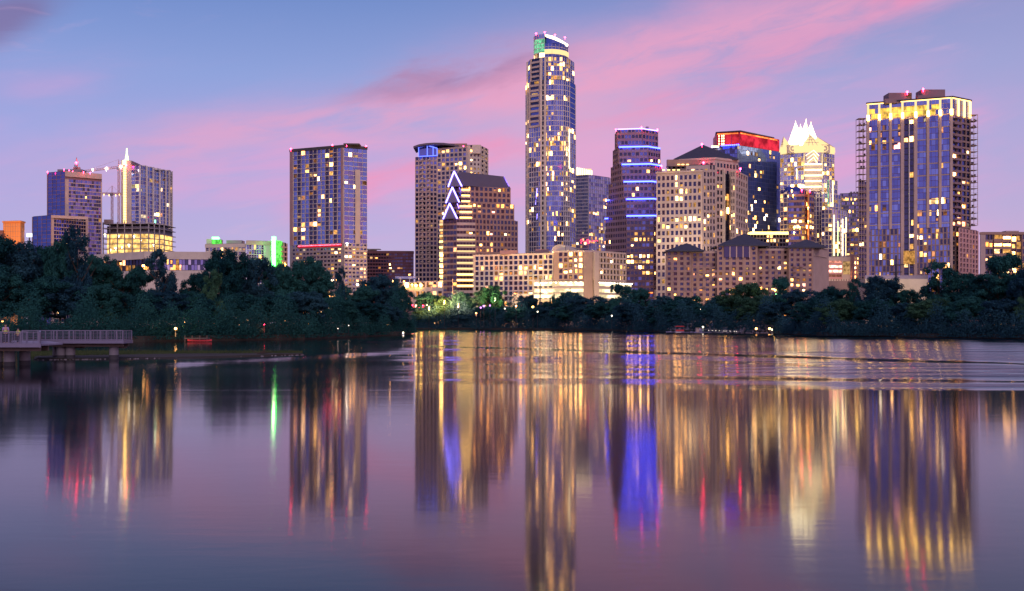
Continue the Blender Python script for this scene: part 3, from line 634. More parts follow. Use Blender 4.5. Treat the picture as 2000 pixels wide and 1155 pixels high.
def gable_tower():
    b = Building('office_tower', 'stepped brown office tower with three violet neon gables on its corner', 'tower', 915, 790)
    gb = ['glass_brown','glass_dark']
    # base, then two setbacks; faces: left sliver, chamfer, lit bay, long right face
    def tier(xs, top, bot, Y, rowsl):
        pts, z1 = b.block([(xs[0], top+1.5), (xs[1], top+.6), (xs[2], top), (xs[3], top+.4), (xs[4], top+3.4)], Y, 2, z0=PZ(bot, Y) if bot < 560 else None, depth=28, core='granite_brown', roof='granite_brown', specs=[
            dict(c=1, fh=11.2, pw=.04, sh=.52, d=.4, lit=1., pal='gold', mat='stone_beige', part='frame') if xs[1]-xs[0] > 3 else None,
            dict(c=4, fh=11.2, pw=.05, sh=.32, d=.4, lit=.06, glass=gb, mat='stone_rose', part='frame'),
            dict(c=6, fh=11.2, pw=.04, sh=.48, d=.5, lit=.0, pal='gold', glass='glass_brown', mat='stone_beige', part='frame', fn=lambda i, j, r: ('lit_gold' if (r-1-j) in rowsl and R.random() < .6 else 'glass_brown')),
            dict(c=12 if bot > 560 else 9, fh=11.2, pw=.36, sh=.36, d=.6, lit=.06, pal='amber', glass=gb, mat='granite_brown', part='frame', rows={k: .5 for k in ((2,4,5) if bot > 560 else (0,))})])
        return pts, z1
    T = [((859,866,892,928.5,1011), 429, 600, 790), ((867,873,897.5,922,1004), 397, 429.4, 796), ((874,879,901,918,997), 365, 397.4, 802)]
    for t_ in T: tier(t_[0], t_[1], t_[2], t_[3], (2,) if t_[2] > 560 else (0,))
    # spandrels made emissive in place of an uplight wash on the lit bay
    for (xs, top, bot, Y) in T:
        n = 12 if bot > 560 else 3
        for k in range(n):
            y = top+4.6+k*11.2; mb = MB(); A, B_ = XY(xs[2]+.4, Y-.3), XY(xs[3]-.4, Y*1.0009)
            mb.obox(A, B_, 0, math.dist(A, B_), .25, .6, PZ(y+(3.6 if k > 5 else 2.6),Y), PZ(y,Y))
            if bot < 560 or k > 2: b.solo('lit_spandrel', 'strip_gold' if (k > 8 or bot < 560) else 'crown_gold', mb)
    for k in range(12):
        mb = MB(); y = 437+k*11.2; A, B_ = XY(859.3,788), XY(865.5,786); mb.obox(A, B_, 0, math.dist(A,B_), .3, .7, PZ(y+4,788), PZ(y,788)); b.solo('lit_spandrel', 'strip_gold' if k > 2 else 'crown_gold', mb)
    # hipped metal roof
    r = b.mb('hipped_roof', 'roof_metal'); z0, zr = PZ(365,802), PZ(335,815)
    e = [XY(878,803), XY(901,799), XY(918,801), XY(998,818)]; bk = [(PX(990,845),845), (PX(880,838),838)]
    ri = [(PX(896,812),812,PZ(335.5,812)), (PX(984,826),826,PZ(345,826))]
    ev = [(x,y,z0+.3) for x,y in e+bk]
    r.add(ev+ri, [(1,2,6),(2,3,7,6),(3,4,7),(4,5,6,7),(5,0,6),(0,1,6)])
    # three gables with neon edges
    for (ax, ay), (lx, ly), (rx, ry), Y in (((887,335),(875.5,365),(902,364),797), ((883.5,366),(871,396.5),(897,395),792), ((878.3,397.5),(865.5,428),(893,427),786)):
        A, L_, R_ = (Vector((PX(x,Y+o),Y+o,PZ(y,Y+o))) for x, y, o in ((ax,ay,3),(lx,ly,0),(rx,ry,0)))
        mb = MB(); bkv = Vector((0,13,0)); mb.add([L_, R_, A, L_+bkv, R_+bkv, A+bkv], [(0,1,2),(3,5,4),(1,4,5,2),(0,2,5,3)]); b.solo('gable', 'roof_metal', mb)
        for P in (L_, R_): b.strip('neon_tube', 'neon_violet', [(lx if P is L_ else rx, ly if P is L_ else ry, Y-.5), (ax, ay, Y+2.4)], .62)
    b.strip('neon_tube', 'lit_violet', [(984.5,346,824),(994,364,818)], .3); b.strip('neon_tube', 'lit_violet', [(893,398,789),(896.5,407,789)], .25); b.strip('neon_tube', 'lit_violet', [(897,366,794),(900.5,376,794)], .25)
    b.done()
gable_tower()

def grid_hotel():
    b = Building('hotel', 'wide waterfront hotel of small square windows with a brightly lit garage below', 'hotel', 1070, 680)
    gl = ['glass_dark','glass_dark','glass_brown']; 
    pts, z1 = b.block([(925,499),(1081,495)], 684, 1, depth=18, core='stone_pale', cap=1., specs=[dict(c=16, fh=10, pw=.30, sh=.28, d=.8, lit=.34, pal='amber', glass=gl, mat='stone_pale', part='frame', m0=1.)])
    A, B_ = pts; L = math.dist(A, B_)
    p2, z2 = b.block([(1081.3,491),(1157,490),(1221,495)], 676, 1, depth=20, core='stone_tan', cap=.9, capm='stone_beige', specs=[
        dict(c=5, fh=10.2, pw=.36, sh=.32, d=.8, lit=.6, pal='amber', glass=gl, mat='stone_rose', part='frame', m0=3.2, m1=6.2, z0=PZ(548,676), fn=lambda i,j,r: 'lit_gold' if i == 2 else None),
        dict(c=9, fh=10.2, pw=.26, sh=.30, d=1.2, lit=.22, pal='cool', glass=gl, mat='stone_beige', part='frame', m0=3.2, z0=PZ(548,676))])
    A2, B2, C2 = p2; La = math.dist(A2, B2); Lb = math.dist(B2, C2)
    mb = MB(); mb.obox(A2, B2, La-5.8, La+.2, .82, 1.8, GZ, z2-.95); b.solo('corner_pier', 'stone_rose', mb)
    mb = MB(); mb.obox(B2, C2, 0, 4.4, 1.25, 2.2, GZ, z2-.95); b.solo('corner_pier', 'stone_beige', mb)
    for (P, Q, s0, s1, d) in ((A2, B2, -13.5, La-6, .9), (B2, C2, 4.5, Lb+7, 1.3)):
        for k, y in enumerate((549, 562, 573, 584)):
            mb = MB(); mb.obox(P, Q, s0, s1, d-.3, d+.7, PZ(y+2.4,676), PZ(y,676)); b.solo('garage_deck', 'garage_concrete', mb)
            if k < 3: mb = MB(); mb.obox(P, Q, s0, s1, -.6, .1, PZ(y+9,676), PZ(y+2.5,676)); b.solo('garage_interior', 'garage_glow', mb)
        n = int((s1-s0)/3.1)
        for i in range(n):
            q = s0+(i+.5)*(s1-s0)/n; mb = MB(); mb.obox(P, Q, q-.5, q+.5, d-.2, d+.3, PZ(552.6,676), PZ(551.4,676)); b.solo('garage_lamp', 'lamp_white', mb)
    # barrel vault
    mb = MB(); xa, xb = PX(1077,690), PX(1110,690); zc = PZ(491,690); n = 10; hw = (xb-xa)/2; vs = []; yo = 24; xo = PX(1133,715)-xb
    for i in range(n+1):
        a = math.pi*i/n; vs += [((xa+xb)/2-hw*math.cos(a), 686, zc+4.4*math.sin(a)), ((xa+xb)/2-hw*math.cos(a)+xo, 686+yo, zc+4.4*math.sin(a))]
    mb.add(vs, [(2*i, 2*i+2, 2*i+3, 2*i+1) for i in range(n)]+[tuple(range(0, 2*n+2, 2)), tuple(range(1, 2*n+2, 2))]); b.solo('vault_roof', 'garage_concrete', mb)
    mb = MB(); mb.obox((PX(1104,686),686), (PX(1133,712),712), 0, 24, .1, .4, zc+.2, zc+3); b.solo('vault_side', 'roof_slate', mb)
    b.pbox('plant_room', 'granite_mauve', 977, 1012, 489, 497, 694, 6); b.pbox('plant_room', 'granite_mauve', 1045, 1072, 487, 496, 694, 6)
    b.pbox('terrace', 'garage_concrete', 1000, 1040, 574, 600, 676, 5)
    b.done()
    spotlight('spotlight', (PX(1030,640), 640, 3), (PX(1020,684), 684, 40), (1,.66,.31), 110000, 100)  # added spot, stands in for warm city spill on the left wing
    spotlight('spotlight', (PX(1180,640), 640, 3), (PX(1180,676), 676, 32), (1,.66,.32), 75000, 90)  # garage uplight, with added strength to warm the right wing
grid_hotel()

def tallest():
    b = Building('skyscraper', 'tallest slender rounded glass tower with a slanted glowing crown', 'skyscraper', 1075, 880)
    gl = ['glass_navy','glass_blue','glass_navy']
    def front(w=1., o=0): return [(1075.5+(px-1075.5)*w, Y+o) for px, Y in ((1027,895),(1033.5,882),(1056.5,875),(1065,873),(1082,871.5),(1100,873),(1112,878),(1124,892))]
    def level(y0, y1, fr, specs, roof=True):
        z0 = PZ(y1, 875) if y1 < 600 else GZ-.2; z1 = PZ(y0, 875); P = [XY(px, Y) for px, Y in fr]
        bk = hidden_back(P, 20)
        b.mb('wall', 'stone_pale').prism(P+bk, z0, z1)
        if roof: r_ = MB(); r_.prism([(x*.999, y+.5) for x, y in P+bk], z1+.01, z1+.6); b.solo('roof', 'roof_dark', r_)
        for i, sp in enumerate(specs):
            if sp: b.facade(P[i], P[i+1], z0, z1, **sp)
        return P
    fh = 9.75
    base = dict(fh=fh, pw=.10, sh=.13, d=.35, mat='white_frame', part='frame', glass=gl, pal='gold')
    D = lambda **k: {**base, **k}
    rl = {2:.6, 5:.5, 6:.35, 9:.5, 10:.35, 12:.5, 13:.55, 17:.7, 19:.5, 20:.5, 21:.3, 23:.25}
    level(248, 600, front(), [D(c=3, pw=.3, sh=.3, lit=.3), D(c=5, pw=.14, lit=.16, glass=['glass_bright','glass_blue','glass_violet']), D(c=1, pw=.45, sh=.35, d=1.0, lit=.15, glass='glass_dark'), D(c=5, lit=.26, rows=rl), D(c=5, lit=.2, rows=rl), D(c=3, pw=.26, sh=.22, d=.9, lit=.30), D(c=3, lit=.22, glass=['glass_bright','glass_violet'])])
    level(158, 248, front(), [D(c=1, lit=.15), D(c=1, pw=.22, sh=.42, d=1., lit=.12, mat='stone_beige', part='bay_frame', glass=['glass_dark','glass_navy']), D(c=1, pw=.5, sh=.2, lit=.05), D(c=3, lit=.2, rows={0:.5,3:1.,5:.6}), D(c=5, pw=.2, lit=.12, rows={3:.3}), D(c=3, pw=.16, lit=.1, rows={3:1.}), D(c=1, lit=.0, glass='glass_navy')])
    level(112, 158, front(.94, 2), [D(c=1, lit=.1), D(c=1, pw=.22, sh=.42, d=1., lit=.12, mat='stone_beige', part='bay_frame', glass='glass_dark'), D(c=1, pw=.5, lit=.0), D(c=3, pw=.16, lit=.75), D(c=3, pw=.16, lit=.85), D(c=3, pw=.18, lit=.8), D(c=3, lit=.12, glass=['glass_bright','glass_violet'])])
    b.strip('pier_light', 'strip_cream', [(1112,252,876.4),(1112,330,876.4)], .35); b.strip('pier_light', 'neon_violet', [(1049,368,877),(1046,400,878.2)], .25); b.strip('pier_light', 'neon_violet', [(1049.5,418,877),(1048,436,878)], .25)
    for x in (1056.8, 1065, 1030): 
        P0 = (PX(x,872.6), 872.6 if x > 1050 else 886); mb = MB(); mb.box(PX(x,P0[1])-.8, P0[1]-1., GZ, PX(x,P0[1])+.8, P0[1]+.8, PZ(115,875)); b.solo('pier', 'stone_pale', mb)
    # crown drum
    cr = [(1043,884),(1045,880),(1052,877),(1064,875),(1078,874),(1092,876),(1103,880),(1109,886)]
    P = [XY(px, Y) for px, Y in cr]; bk = [(P[-1][0]-4, 900), (P[0][0]+4, 900)]
    zb, zt = PZ(112.5,875), PZ(86,875)
    b.mb('crown_core', 'concrete_grey').prism(P+bk, zb, zt)
    for i in range(7):
        gk = 'teal_panel' if i < 3 else None
        b.facade(P[i], P[i+1], zb, PZ(66.5 if i < 3 else 85.5, 875), r=5 if i < 3 else 4, c=2, pw=.05, sh=.12, d=.3, mat='white_frame', part='crown_frame',
                 fn=(lambda a, j, r: ('teal_panel' if 0 < j < 4 else ('lit_cream' if j == 0 else 'glass_bright'))) if i < 3 else (lambda a, j, r: 'glass_navy' if j != 1 else 'lit_cream'))
    mb = MB()
    for i in range(3, 7): mb.obox(P[i], P[i+1], 0, math.dist(P[i], P[i+1]), .3, .9, PZ(106,875), PZ(97,875))
    b.solo('crown_band', 'crown_gold', mb, label='glowing golden band')
    # slanted lit crown: a curved wedge that falls to the right
    mb = MB(); top = []; low = []
    for i in range(13):
        t = i/12; px = 1063+46*t; Y = 874+10*abs(t-.35)**1.5*1.6; top.append((PX(px,Y)+.2, Y-.7, PZ(67+16*t**1.15,875))); low.append((PX(px,Y)+.2, Y-.7, PZ(67.4+18*t**.55,875)))
    n = len(top); off = lambda p: (p[0]-.4, p[1]+3.5, p[2])
    vs = top+low+[off(p) for p in top]+[off(p) for p in low]
    mb.add(vs, [(i, n+i, n+i+1, i+1) for i in range(n-1)]+[(2*n+i, 2*n+i+1, 3*n+i+1, 3*n+i) for i in range(n-1)]+[(i, i+1, 2*n+i+1, 2*n+i) for i in range(n-1)]+[(n+i, 3*n+i, 3*n+i+1, n+i+1) for i in range(n-1)])
    b.solo('crown', 'crown_white', mb, label='glowing white slanted crown')
    mb = MB(); dn = [(p[0], p[1]+.25, PZ(86,875)) for p in low]; lw = [(p[0], p[1]+.25, p[2]) for p in low]; mb.add(lw+dn, [(n+i, n+i+1, i+1, i) for i in range(n-1)]); b.solo('crown_glass', 'glass_navy', mb)
    mb = MB(); q = [(PX(1063,876),876,PZ(66.6,875)), (PX(1110,890),887,PZ(83.5,875)), (PX(1105,900),900,PZ(84,875)), (PX(1060,900),900,PZ(68,875)), (PX(1044,884),884,PZ(67.5,875))]
    mb.add(q+[(x,y,z-1.2) for x,y,z in q], [(0,1,2,3,4),(9,8,7,6,5)]+[(i,5+i,5+(i+1)%5,(i+1)%5) for i in range(5)]); b.solo('crown_roof', 'steel', mb)
    for x, y in ((1047,65.5),(1064,63),(1084,68.5),(1103.5,73)): b.beacon(x, y, 876, r=.6)
    b.done(120 if False else 100)
tallest()

def glass_office():
    b = Building('office_tower', 'pale blue glass office tower with a glowing crown of fins behind the tallest one', 'tower', 1155, 962)
    gl = ['glass_bright','glass_pale','glass_pale','glass_violet']
    lo = {k: .30 for k in range(14, 26)}; lo.update({18:.75, 19:.5, 22:.6, 6:.2, 8:.3, 10:.3, 0:0})
    pts, z1 = b.block([(1122,343.5),(1150,342),(1192,348)], 962, 1, depth=28, core='grey_frame', roof='roof_metal', specs=[
        dict(c=7, fh=6.9, pw=.06, sh=.30, d=.3, lit=.05, pal='cool', glass=['glass_pale','glass_bright'], mat='grey_frame', part='frame', rows={k: .25 for k in range(17, 26)}, m1=.8),
        dict(c=11, fh=6.9, pw=.05, sh=.14, d=.3, lit=.09, pal='cool', glass=gl, mat='grey_frame', part='frame', rows=lo)])
    b.pbox('crown_core', 'crown_gold', 1120, 1155, 330, 342, 970, 8)
    for i in range(10):
        x = 1123.5+i*3.55; mb = MB(); mb.box(PX(x,965), 966, PZ(342,965), PX(x,965)+.55, 969.5, PZ(326+i*.75,965)); b.solo('crown_fin', 'strip_cream', mb)
    mb = MB()
    for pts_ in ([(1133,470),(1136,468),(1138,470),(1134,474),(1136,476)], [(1140,473),(1144,473)], [(1146,475),(1146,469),(1149,468),(1151,472),(1148,474)], [(1146,476),(1152,475)], [(1155,471),(1157,473),(1159,470),(1161,473),(1163,470)], [(1165,470),(1168,471)]):
        w = [Vector((PX(x,958), 958, PZ(y,958))) for x, y in pts_]
        for p, q in zip(w, w[1:]): mb.tube(p, q, .36, n=5)
    b.solo('sign', 'sign_red', mb, label='small red neon sign')
    b.done()
glass_office()
def blue_ring_tower():
    b = Building('office_tower', 'stepped mauve office tower ringed by horizontal blue neon lines', 'tower', 1240, 770)
    gl = ['glass_dark','glass_navy','glass_dark']
    tiers = [(252,286,1202,1206,1254,1284.5), (286,320,1198,1209,1265,1289), (320,354,1194,1214.5,1270,1292), (354,388,1190,1218,1273,1294), (388,421,1186,1223,1276,1296), (421,640,1183,1223.5,1276.5,1297)]
    for k, (yt, yb, L, c1, c2, r) in enumerate(tiers):
        Y = 786-k*3.2; last = k == 5
        rowp = {0:.0, 1:.03, 2:.05} if not last else {3:.45, 4:.7, 5:.7, 6:.15, 7:.85, 8:.85, 9:.75, 10:.3, 11:.2}
        if k == 1: rowp = {2:.75}
        if k == 3: rowp = {1:.12, 2:.45}
        Ys = [Y+22-k*1.2, Y+2.5, Y, Y+9]
        sp = lambda c, m=0.: dict(c=c, fh=11.1, pw=.24, sh=.44, d=.55, lit=.03, pal='gold', glass=gl, mat='granite_mauve' if not last else 'granite_mauve', part='frame', rows=rowp, z1=PZ(yt,Y))
        pts, z1 = b.block([(L,yt),(c1,yt),(c2,yt),(r,yt)], Y, 2, z0=None if last else PZ(yb, Y)-.3, depth=22, core='granite_mauve', roof='granite_mauve', Ys=Ys,
            specs=[dict(c=2+k*2, fh=11.1, pw=.26, sh=.44, d=.55, lit=.02, pal='gold', glass=gl, mat='granite_mauve', part='frame'), sp(7), sp(5)])
        yy = lambda y, Yq: 632-(632-y)*Y/Yq
        if 0 < k:
            ps = [(c1, yy(yt, Ys[1])+.4, Ys[1]-.9), (c2, yt+.4, Y-.9), (r, yy(yt, Ys[3])+.4, Ys[3]-.9)]
            b.strip('neon_tube', 'neon_blue', ps, .55)
        else:
            ps = [(c1, yy(yt, Ys[1])-.4, Ys[1]-.7), (c2, yt-.4, Y-.7), (r, yy(yt, Ys[3])-.4, Ys[3]-.7)]
            b.strip('neon_tube', 'neon_violet', ps, .38)
        if k in (4, 5): b.strip('neon_tube', 'neon_blue', [(L-1.5, yt+3.5+ (k-4)*3, Ys[0]-1),(L+4, yt+3+(k-4)*3, Ys[0]-5)], .5)
    for x, y in ((1203,253),(1253,249),(1284,253),(1292,325)): b.beacon(x, y, 784, r=.6)
    b.pbox('plant_room', 'concrete_grey', 1262, 1267, 247.5, 252, 792, 4)
    b.pbox('awning', 'orange_glow', 1244, 1275, 571, 573, 757, 2); b.pbox('lobby_wall', 'stone_pale', 1279, 1294, 566, 620, 748, 4)
    b.done()
blue_ring_tower()

def hip(mb, x0, x1, yb, xa, ya, Y, dep, drop=.5, ridge=0.):
    """a hipped pyramid roof through photo points"""
    a = PX(x0,Y); c = PX(x1,Y); z = PZ(yb,Y); ap = (PX(xa,Y+dep/2), Y+dep/2, CH-(ya-H0)/F*(Y+dep/2))
    v = [(a,Y,z),(c,Y,z),(c,Y+dep,z),(a,Y+dep,z),ap]
    mb.add(v+[(x,y,zz-drop) for x,y,zz in v[:4]], [(0,1,4),(1,2,4),(2,3,4),(3,0,4),(8,7,6,5),(0,5,6,1),(1,6,7,2),(2,7,8,3),(3,8,5,0)])
def pyramid_tower():
    b = Building('office_tower', 'broad beige office tower with a dark pyramid roof and tall dark glass strips', 'tower', 1372, 722)
    gl = ['glass_dark','glass_dark','glass_brown']; st = 'stone_beige'
    rows = {0:.12, 1:.03, 2:.3, 3:.3, 4:.3, 6:.75, 7:.65, 9:.25, 10:.2}
    def W(lit=.1, rw=rows, **k): return dict(dict(fh=13.4, pw=.40, sh=.36, d=.6, lit=lit, pal='gold', glass=gl, mat=st, part='frame', rows=rw), **k)
    # tall middle mass seen corner on
    pts, z1 = b.block([(1303,313.5),(1397,308.5),(1442,314)], 730, 1, depth=34, core=st, cap=1.2, specs=[W(c=10, m1=1., z1=PZ(318,730)), W(c=7, pw=.36, m0=.8, z1=PZ(318,730), lit=.12)])
    A, B_, D = pts; L2 = math.dist(B_, D)
    for q in (.36, .66):
        b.facade((B_[0]+(D[0]-B_[0])*q, B_[1]+(D[1]-B_[1])*q-.9), (B_[0]+(D[0]-B_[0])*(q+.22), B_[1]+(D[1]-B_[1])*(q+.22)-.9), PZ(470,730), PZ(338,730), c=2, fh=13.4, pw=.1, sh=.08, d=.2, lit=.07, glass='glass_dark', mat='roof_slate', part='dark_glazing', rows={5:.9, 6:.4}, pal='gold')
    for q in (.30, .63, .93):
        mb = MB(); mb.obox(B_, D, L2*q, L2*q+1.2, .62, 2.0, GZ, PZ(330,730)); b.solo('pilaster', 'stone_pale', mb)
    # step between wing and middle mass, then the two wings
    b.block([(1340,324),(1384,322.5),(1397,324)], 724, 1, depth=12, core=st, specs=[W(c=5, z1=PZ(330,724)), W(c=2)])
    p2, z2 = b.block([(1282,337),(1372,333),(1386,335)], 716, 1, depth=20, core=st, cap=1., specs=[W(c=10, m0=.4, m1=.6, lit=.2, rows={0:.12,1:.06,2:.45,3:.4,4:.35,5:.08,6:.85,7:.7,8:.1,9:.2,10:.3}, z1=PZ(341,716)), W(c=2, lit=.15)])
    A, B_, _ = p2; L = math.dist(A, B_)
    b.facade((A[0]+L*.235, A[1]-1.0), (A[0]+L*.60, A[1]-1.7), PZ(484,716), PZ(355,716), c=5, fh=13.4, pw=.12, sh=.06, d=.25, lit=.1, glass=['glass_dark','glass_navy'], mat='stone_tan', part='dark_glazing', rows={5:.9, 6:.8, 8:.4, 9:.3}, pal='gold')
    b.block([(1428,335),(1436,334),(1459,345)], 728, 1, depth=20, core=st, cap=.8, specs=[W(c=2), W(c=5, lit=.05, rows={6:.3})])
    for x in (1293,1303,1313,1322): mb = MB(); mb.box(PX(x,722),720.5,PZ(333.6,722),PX(x+5,722),721,PZ(331.8,722)); b.solo('eave_light', 'strip_gold', mb)
    for x in (1322,1330,1339): mb = MB(); mb.box(PX(x,735),732,PZ(323.6,735),PX(x+5,735),732.4,PZ(322,735)); b.solo('eave_light', 'strip_gold', mb)
    mb = MB(); hip(mb, 1316, 1442, 310.5, 1373, 283, 738, 38, .8); b.solo('pyramid_roof', 'roof_slate', mb)
    b.pbox('roof_base', 'stone_rose', 1303, 1397, 312, 325, 733.5, 3)
    for x, y in ((1371,282),(1374,318),(1446,330)): b.beacon(x, y, 728, r=.75)
    b.done()
    spotlight('spotlight', (PX(1340,690), 690, 40), (PX(1330,716), 722, 75), (1,.74,.5), 60000, 100)  # added fill hung in the air to warm and brighten this facade
pyramid_tower()

def red_top_hotel():
    b = Building('hotel_tower', 'dark blue glass tower speckled with lit windows under a glowing red box roof', 'tower', 1475, 862)
    gl = ['glass_cobalt']
    def fn(i, j, r):
        row = r-1-j
        return pick('cool') if R.random() < (.07 if row < 12 else .14) or (row in (1,2,5,6) and 8 < i < 16 and R.random() < .3) else R.choice(gl)
    pts, z1 = b.block([(1392,287),(1440,284),(1541,300)], 862, 1, depth=26, core='grey_frame', roof='roof_dark', specs=[
        dict(c=10, fh=8.1, pw=.06, sh=.10, d=.2, lit=.10, pal='cool', glass=['glass_dark','glass_navy'], mat='roof_slate', part='frame', z0=PZ(452,862)),
        dict(c=28, fh=8.1, pw=.07, sh=.10, d=.12, mat='curtain_frame', part='frame', z0=PZ(452,862), fn=fn)])
    b.pbox('lit_ledge', 'strip_gold', 1466, 1541, 453, 458, 850, 12)
    p2, z2 = b.block([(1440,459),(1541,459)], 852, 0, depth=14, core='concrete_grey', specs=[dict(c=16, fh=8, pw=.2, sh=.3, d=.4, lit=.35, pal='gold', glass='glass_dark', mat='concrete_grey', part='podium_frame')])
    Yr = 866; P = [XY(1400,Yr+6), XY(1445,Yr), XY(1522,Yr+36)]; zb, zt = PZ(286,862), PZ(257,864)
    mb = MB(); mb.prism([P[0], P[1], P[2], (P[2][0]-4,P[2][1]+16), (P[0][0]+2,P[0][1]+26)], zb-1.5, zt); b.solo('roof_box', 'red_panel', mb)
    mb = MB(); L = math.dist(P[1], P[2]); mb.obox(P[1], P[2], .3, L-.3, .05, .3, zb-1, zt-1.4); b.solo('red_screen', 'red_glow', mb, label='glowing red rooftop screen')
    mb = MB(); L0 = math.dist(P[0], P[1]); mb.obox(P[0], P[1], L0*.35, L0-.3, .05, .3, zb, zt-1.4); b.solo('red_screen', 'red_glow', mb)
    for q in (.0, .12, .33, .62, .98): mb = MB(); mb.obox(P[0], P[1], L0*q, L0*q+.6, .3, .7, zb, zt-.5); b.solo('post', 'red_panel', mb)
    for q in (.08, .2, .28):
        for i in range(5): mb = MB(); mb.obox(P[0], P[1], L0*q, L0*q+.9, .3, .5, zb+.6+i*2.3, zb+2+i*2.3); b.solo('lamp', 'strip_cream', mb)
    for a, c in ((P[0],P[1]),(P[1],P[2])): mb = MB(); mb.obox(a, c, .5, math.dist(a,c)*.93, .35, .8, zt-1.6, zt-.7); b.solo('roof_glow', 'orange_glow', mb)
    mb = MB(); mb.prism([(P[0][0]-1.2,P[0][1]-1),(P[1][0],P[1][1]-2.4),(P[2][0]-6,P[2][1]-6),(P[2][0]-9,P[2][1]+10),(P[0][0]+3,P[0][1]+24)], zt+.05, zt+.9); b.solo('roof_slab', 'roof_dark', mb)
    for i in range(9): mb = MB(); x = PX(1408+i*4,862); mb.box(x, 860.2, PZ(286.5-i*.25,862), x+1.2, 860.8, PZ(284.6-i*.25,862)); b.solo('terrace_light', 'neon_blue', mb)
    b.pbox('terrace_light', 'strip_cream', 1390, 1404, 285, 288, 861, 1)
    b.done()
red_top_hotel()

def crown_tower():
    b = Building('skyscraper', 'skyscraper with a brilliant white folded glass crown of four peaks', 'skyscraper', 1576, 850)
    Y = 845; gl = ['glass_bright','glass_pale','glass_pale','glass_violet']; Z = lambda y: PZ(y, Y); X = lambda x: PX(x, Y)
    S = lambda **k: dict(dict(fh=8.6, pw=.12, sh=.14, d=.4, lit=.3, pal='gold', glass=gl, mat='stone_pale', part='frame'), **k)
    rw = {1:.5, 2:.8, 3:.6, 4:.5, 5:.2, 6:.3, 13:.6, 14:.5, 18:.5, 20:.5, 21:.4}
    Ys = [Y+14, Y+4, Y+3, Y+13]
    b.block([(1524,297),(1572,297),(1604,297),(1629,297)], Y, 1, depth=34, core='stone_pale', roof='stone_pale', Ys=Ys, specs=[S(c=7, lit=.3, rows=rw), S(c=4, lit=.25), S(c=5, lit=.28, rows=rw)])
    # bright horizontal bands of the corner bay
    for k in range(5):
        mb = MB(); A, B_ = XY(1572.5, Y+3), XY(1604, Y+2); y = 319+k*11
        mb.obox(A, B_, -.5, math.dist(A,B_)+.5+k*.3, .5, 1.1, Z(y+2.6), Z(y)); b.solo('lit_band', 'strip_cream', mb)
        mb = MB(); mb.obox(A, B_, 0, math.dist(A,B_), .42, .7, Z(y+10), Z(y+2.8)); b.solo('stone_band', 'crown_gold' if k < 0 else 'stone_beige', mb)
    for k in range(9):
        mb = MB(); a = Z(298+k*2.3); 
        for s_ in (-1, 1): mb.tube((X(1588), Y-1.6, a+1.6), (X(1588+s_*(13-k*.6)), Y+2, a-2.4), .22, n=4)
        b.solo('crown_rib', 'strip_cream' if k % 3 == 0 else 'crown_gold', mb)
    # shoulders that widen the shaft to the right
    b.block([(1604.3,350),(1619,350),(1635,351)], Y-2, 0, depth=28, core='stone_pale', Ys=[Y-2, Y+1, Y+11], roof='stone_pale', specs=[S(c=3), S(c=3, rows={0:.4})])
    b.block([(1588,378),(1606,378),(1625,378),(1642,378)], Y-6, 0, depth=26, core='stone_pale', Ys=[Y-4, Y-5, Y-3, Y+9], roof='stone_pale', specs=[S(c=3, pw=.3, lit=.2), S(c=4, lit=.25, rows={3:.8,4:.7}), S(c=3, lit=.25)])
    b.block([(1604,410),(1625,409),(1641,410),(1655,412)], Y-12, 0, depth=26, core='stone_pale', Ys=[Y-10, Y-11, Y-8, Y+6], roof='stone_pale', specs=[S(c=3, lit=.35, pw=.2), S(c=3, lit=.15, pw=.2), S(c=3, lit=.1, glass=['glass_pale','glass_bright'])])
    b.block([(1572,385),(1590,385)], Y-7, 0, depth=20, core='stone_pale', roof='stone_pale', specs=[S(c=4, lit=.35, glass=['glass_violet','glass_navy'])])
    for x, y0, y1, k, dy in ((1617.5,352,406,'teal_panel',-6),(1626.5,355,404,'strip_cream',-5),(1629,420,500,'strip_cream',-14),(1636.5,432,500,'spire_green',-13),(1646,428,500,'strip_cream',-5),(1652.5,425,500,'strip_cream',2),(1556,330,350,'strip_cream',5),(1606,300,350,'crown_gold',0),(1570.5,300,345,'crown_gold',2)):
        b.strip('vertical_light', k, [(x,y0,Y+dy),(x,y1,Y+dy)], .36)
    # lower crest: leaning kite panels at the corners, gables with round eyes between them
    oc = [(1524,Y+14),(1530,Y+9),(1571,Y+3.6),(1604.5,Y+2.4),(1625,Y+11),(1630,Y+14.5),(1618,Y+36),(1535,Y+38)]
    P = [XY(*p) for p in oc]; cx, cy = X(1576.5), Y+22; n = 8
    sh = lambda p, f: (cx+(p[0]-cx)*f, cy+(p[1]-cy)*f)
    mb = MB(); low = [(p[0],p[1],Z(297)) for p in P]; up = [(*sh(p,1.01),Z(283)) for p in P]
    mb.add(low+up, [(i,(i+1)%n,n+(i+1)%n,n+i) for i in range(n)]); b.solo('crest_band', 'crown_gold', mb)
    def kite(i, j, ax, ay, f, wl, wr):
        a, c = up[i], up[j]; ap = (PX(ax,Y+6), cy+((a[1]+c[1])/2-cy)*f, Z(ay)); il = (a[0]-wl, a[1]+2, a[2]-4); ir = (c[0]+wr, c[1]+2, c[2]-4)
        back = (ap[0]*.5+cx*.5, ap[1]*.5+cy*.5, Z(280)); m = MB()
        m.add([a, c, ap, back, il, ir], [(0,1,2),(4,0,2),(1,5,2),(4,2,3),(2,5,3)]); b.solo('crest_panel', 'crown_gold', m)
        g = MB()
        for t in (.25,.5,.75):
            g.tube(Vector(a).lerp(Vector(ap), t)-Vector((0,.1,0)), Vector(c).lerp(Vector(ap), t)-Vector((0,.1,0)), .27, n=4); g.tube(Vector(a).lerp(Vector(c), t)-Vector((0,.1,0)), Vector(ap)-Vector((0,.1,0)), .24, n=4)
        b.solo('crest_rib', 'stone_beige', g)
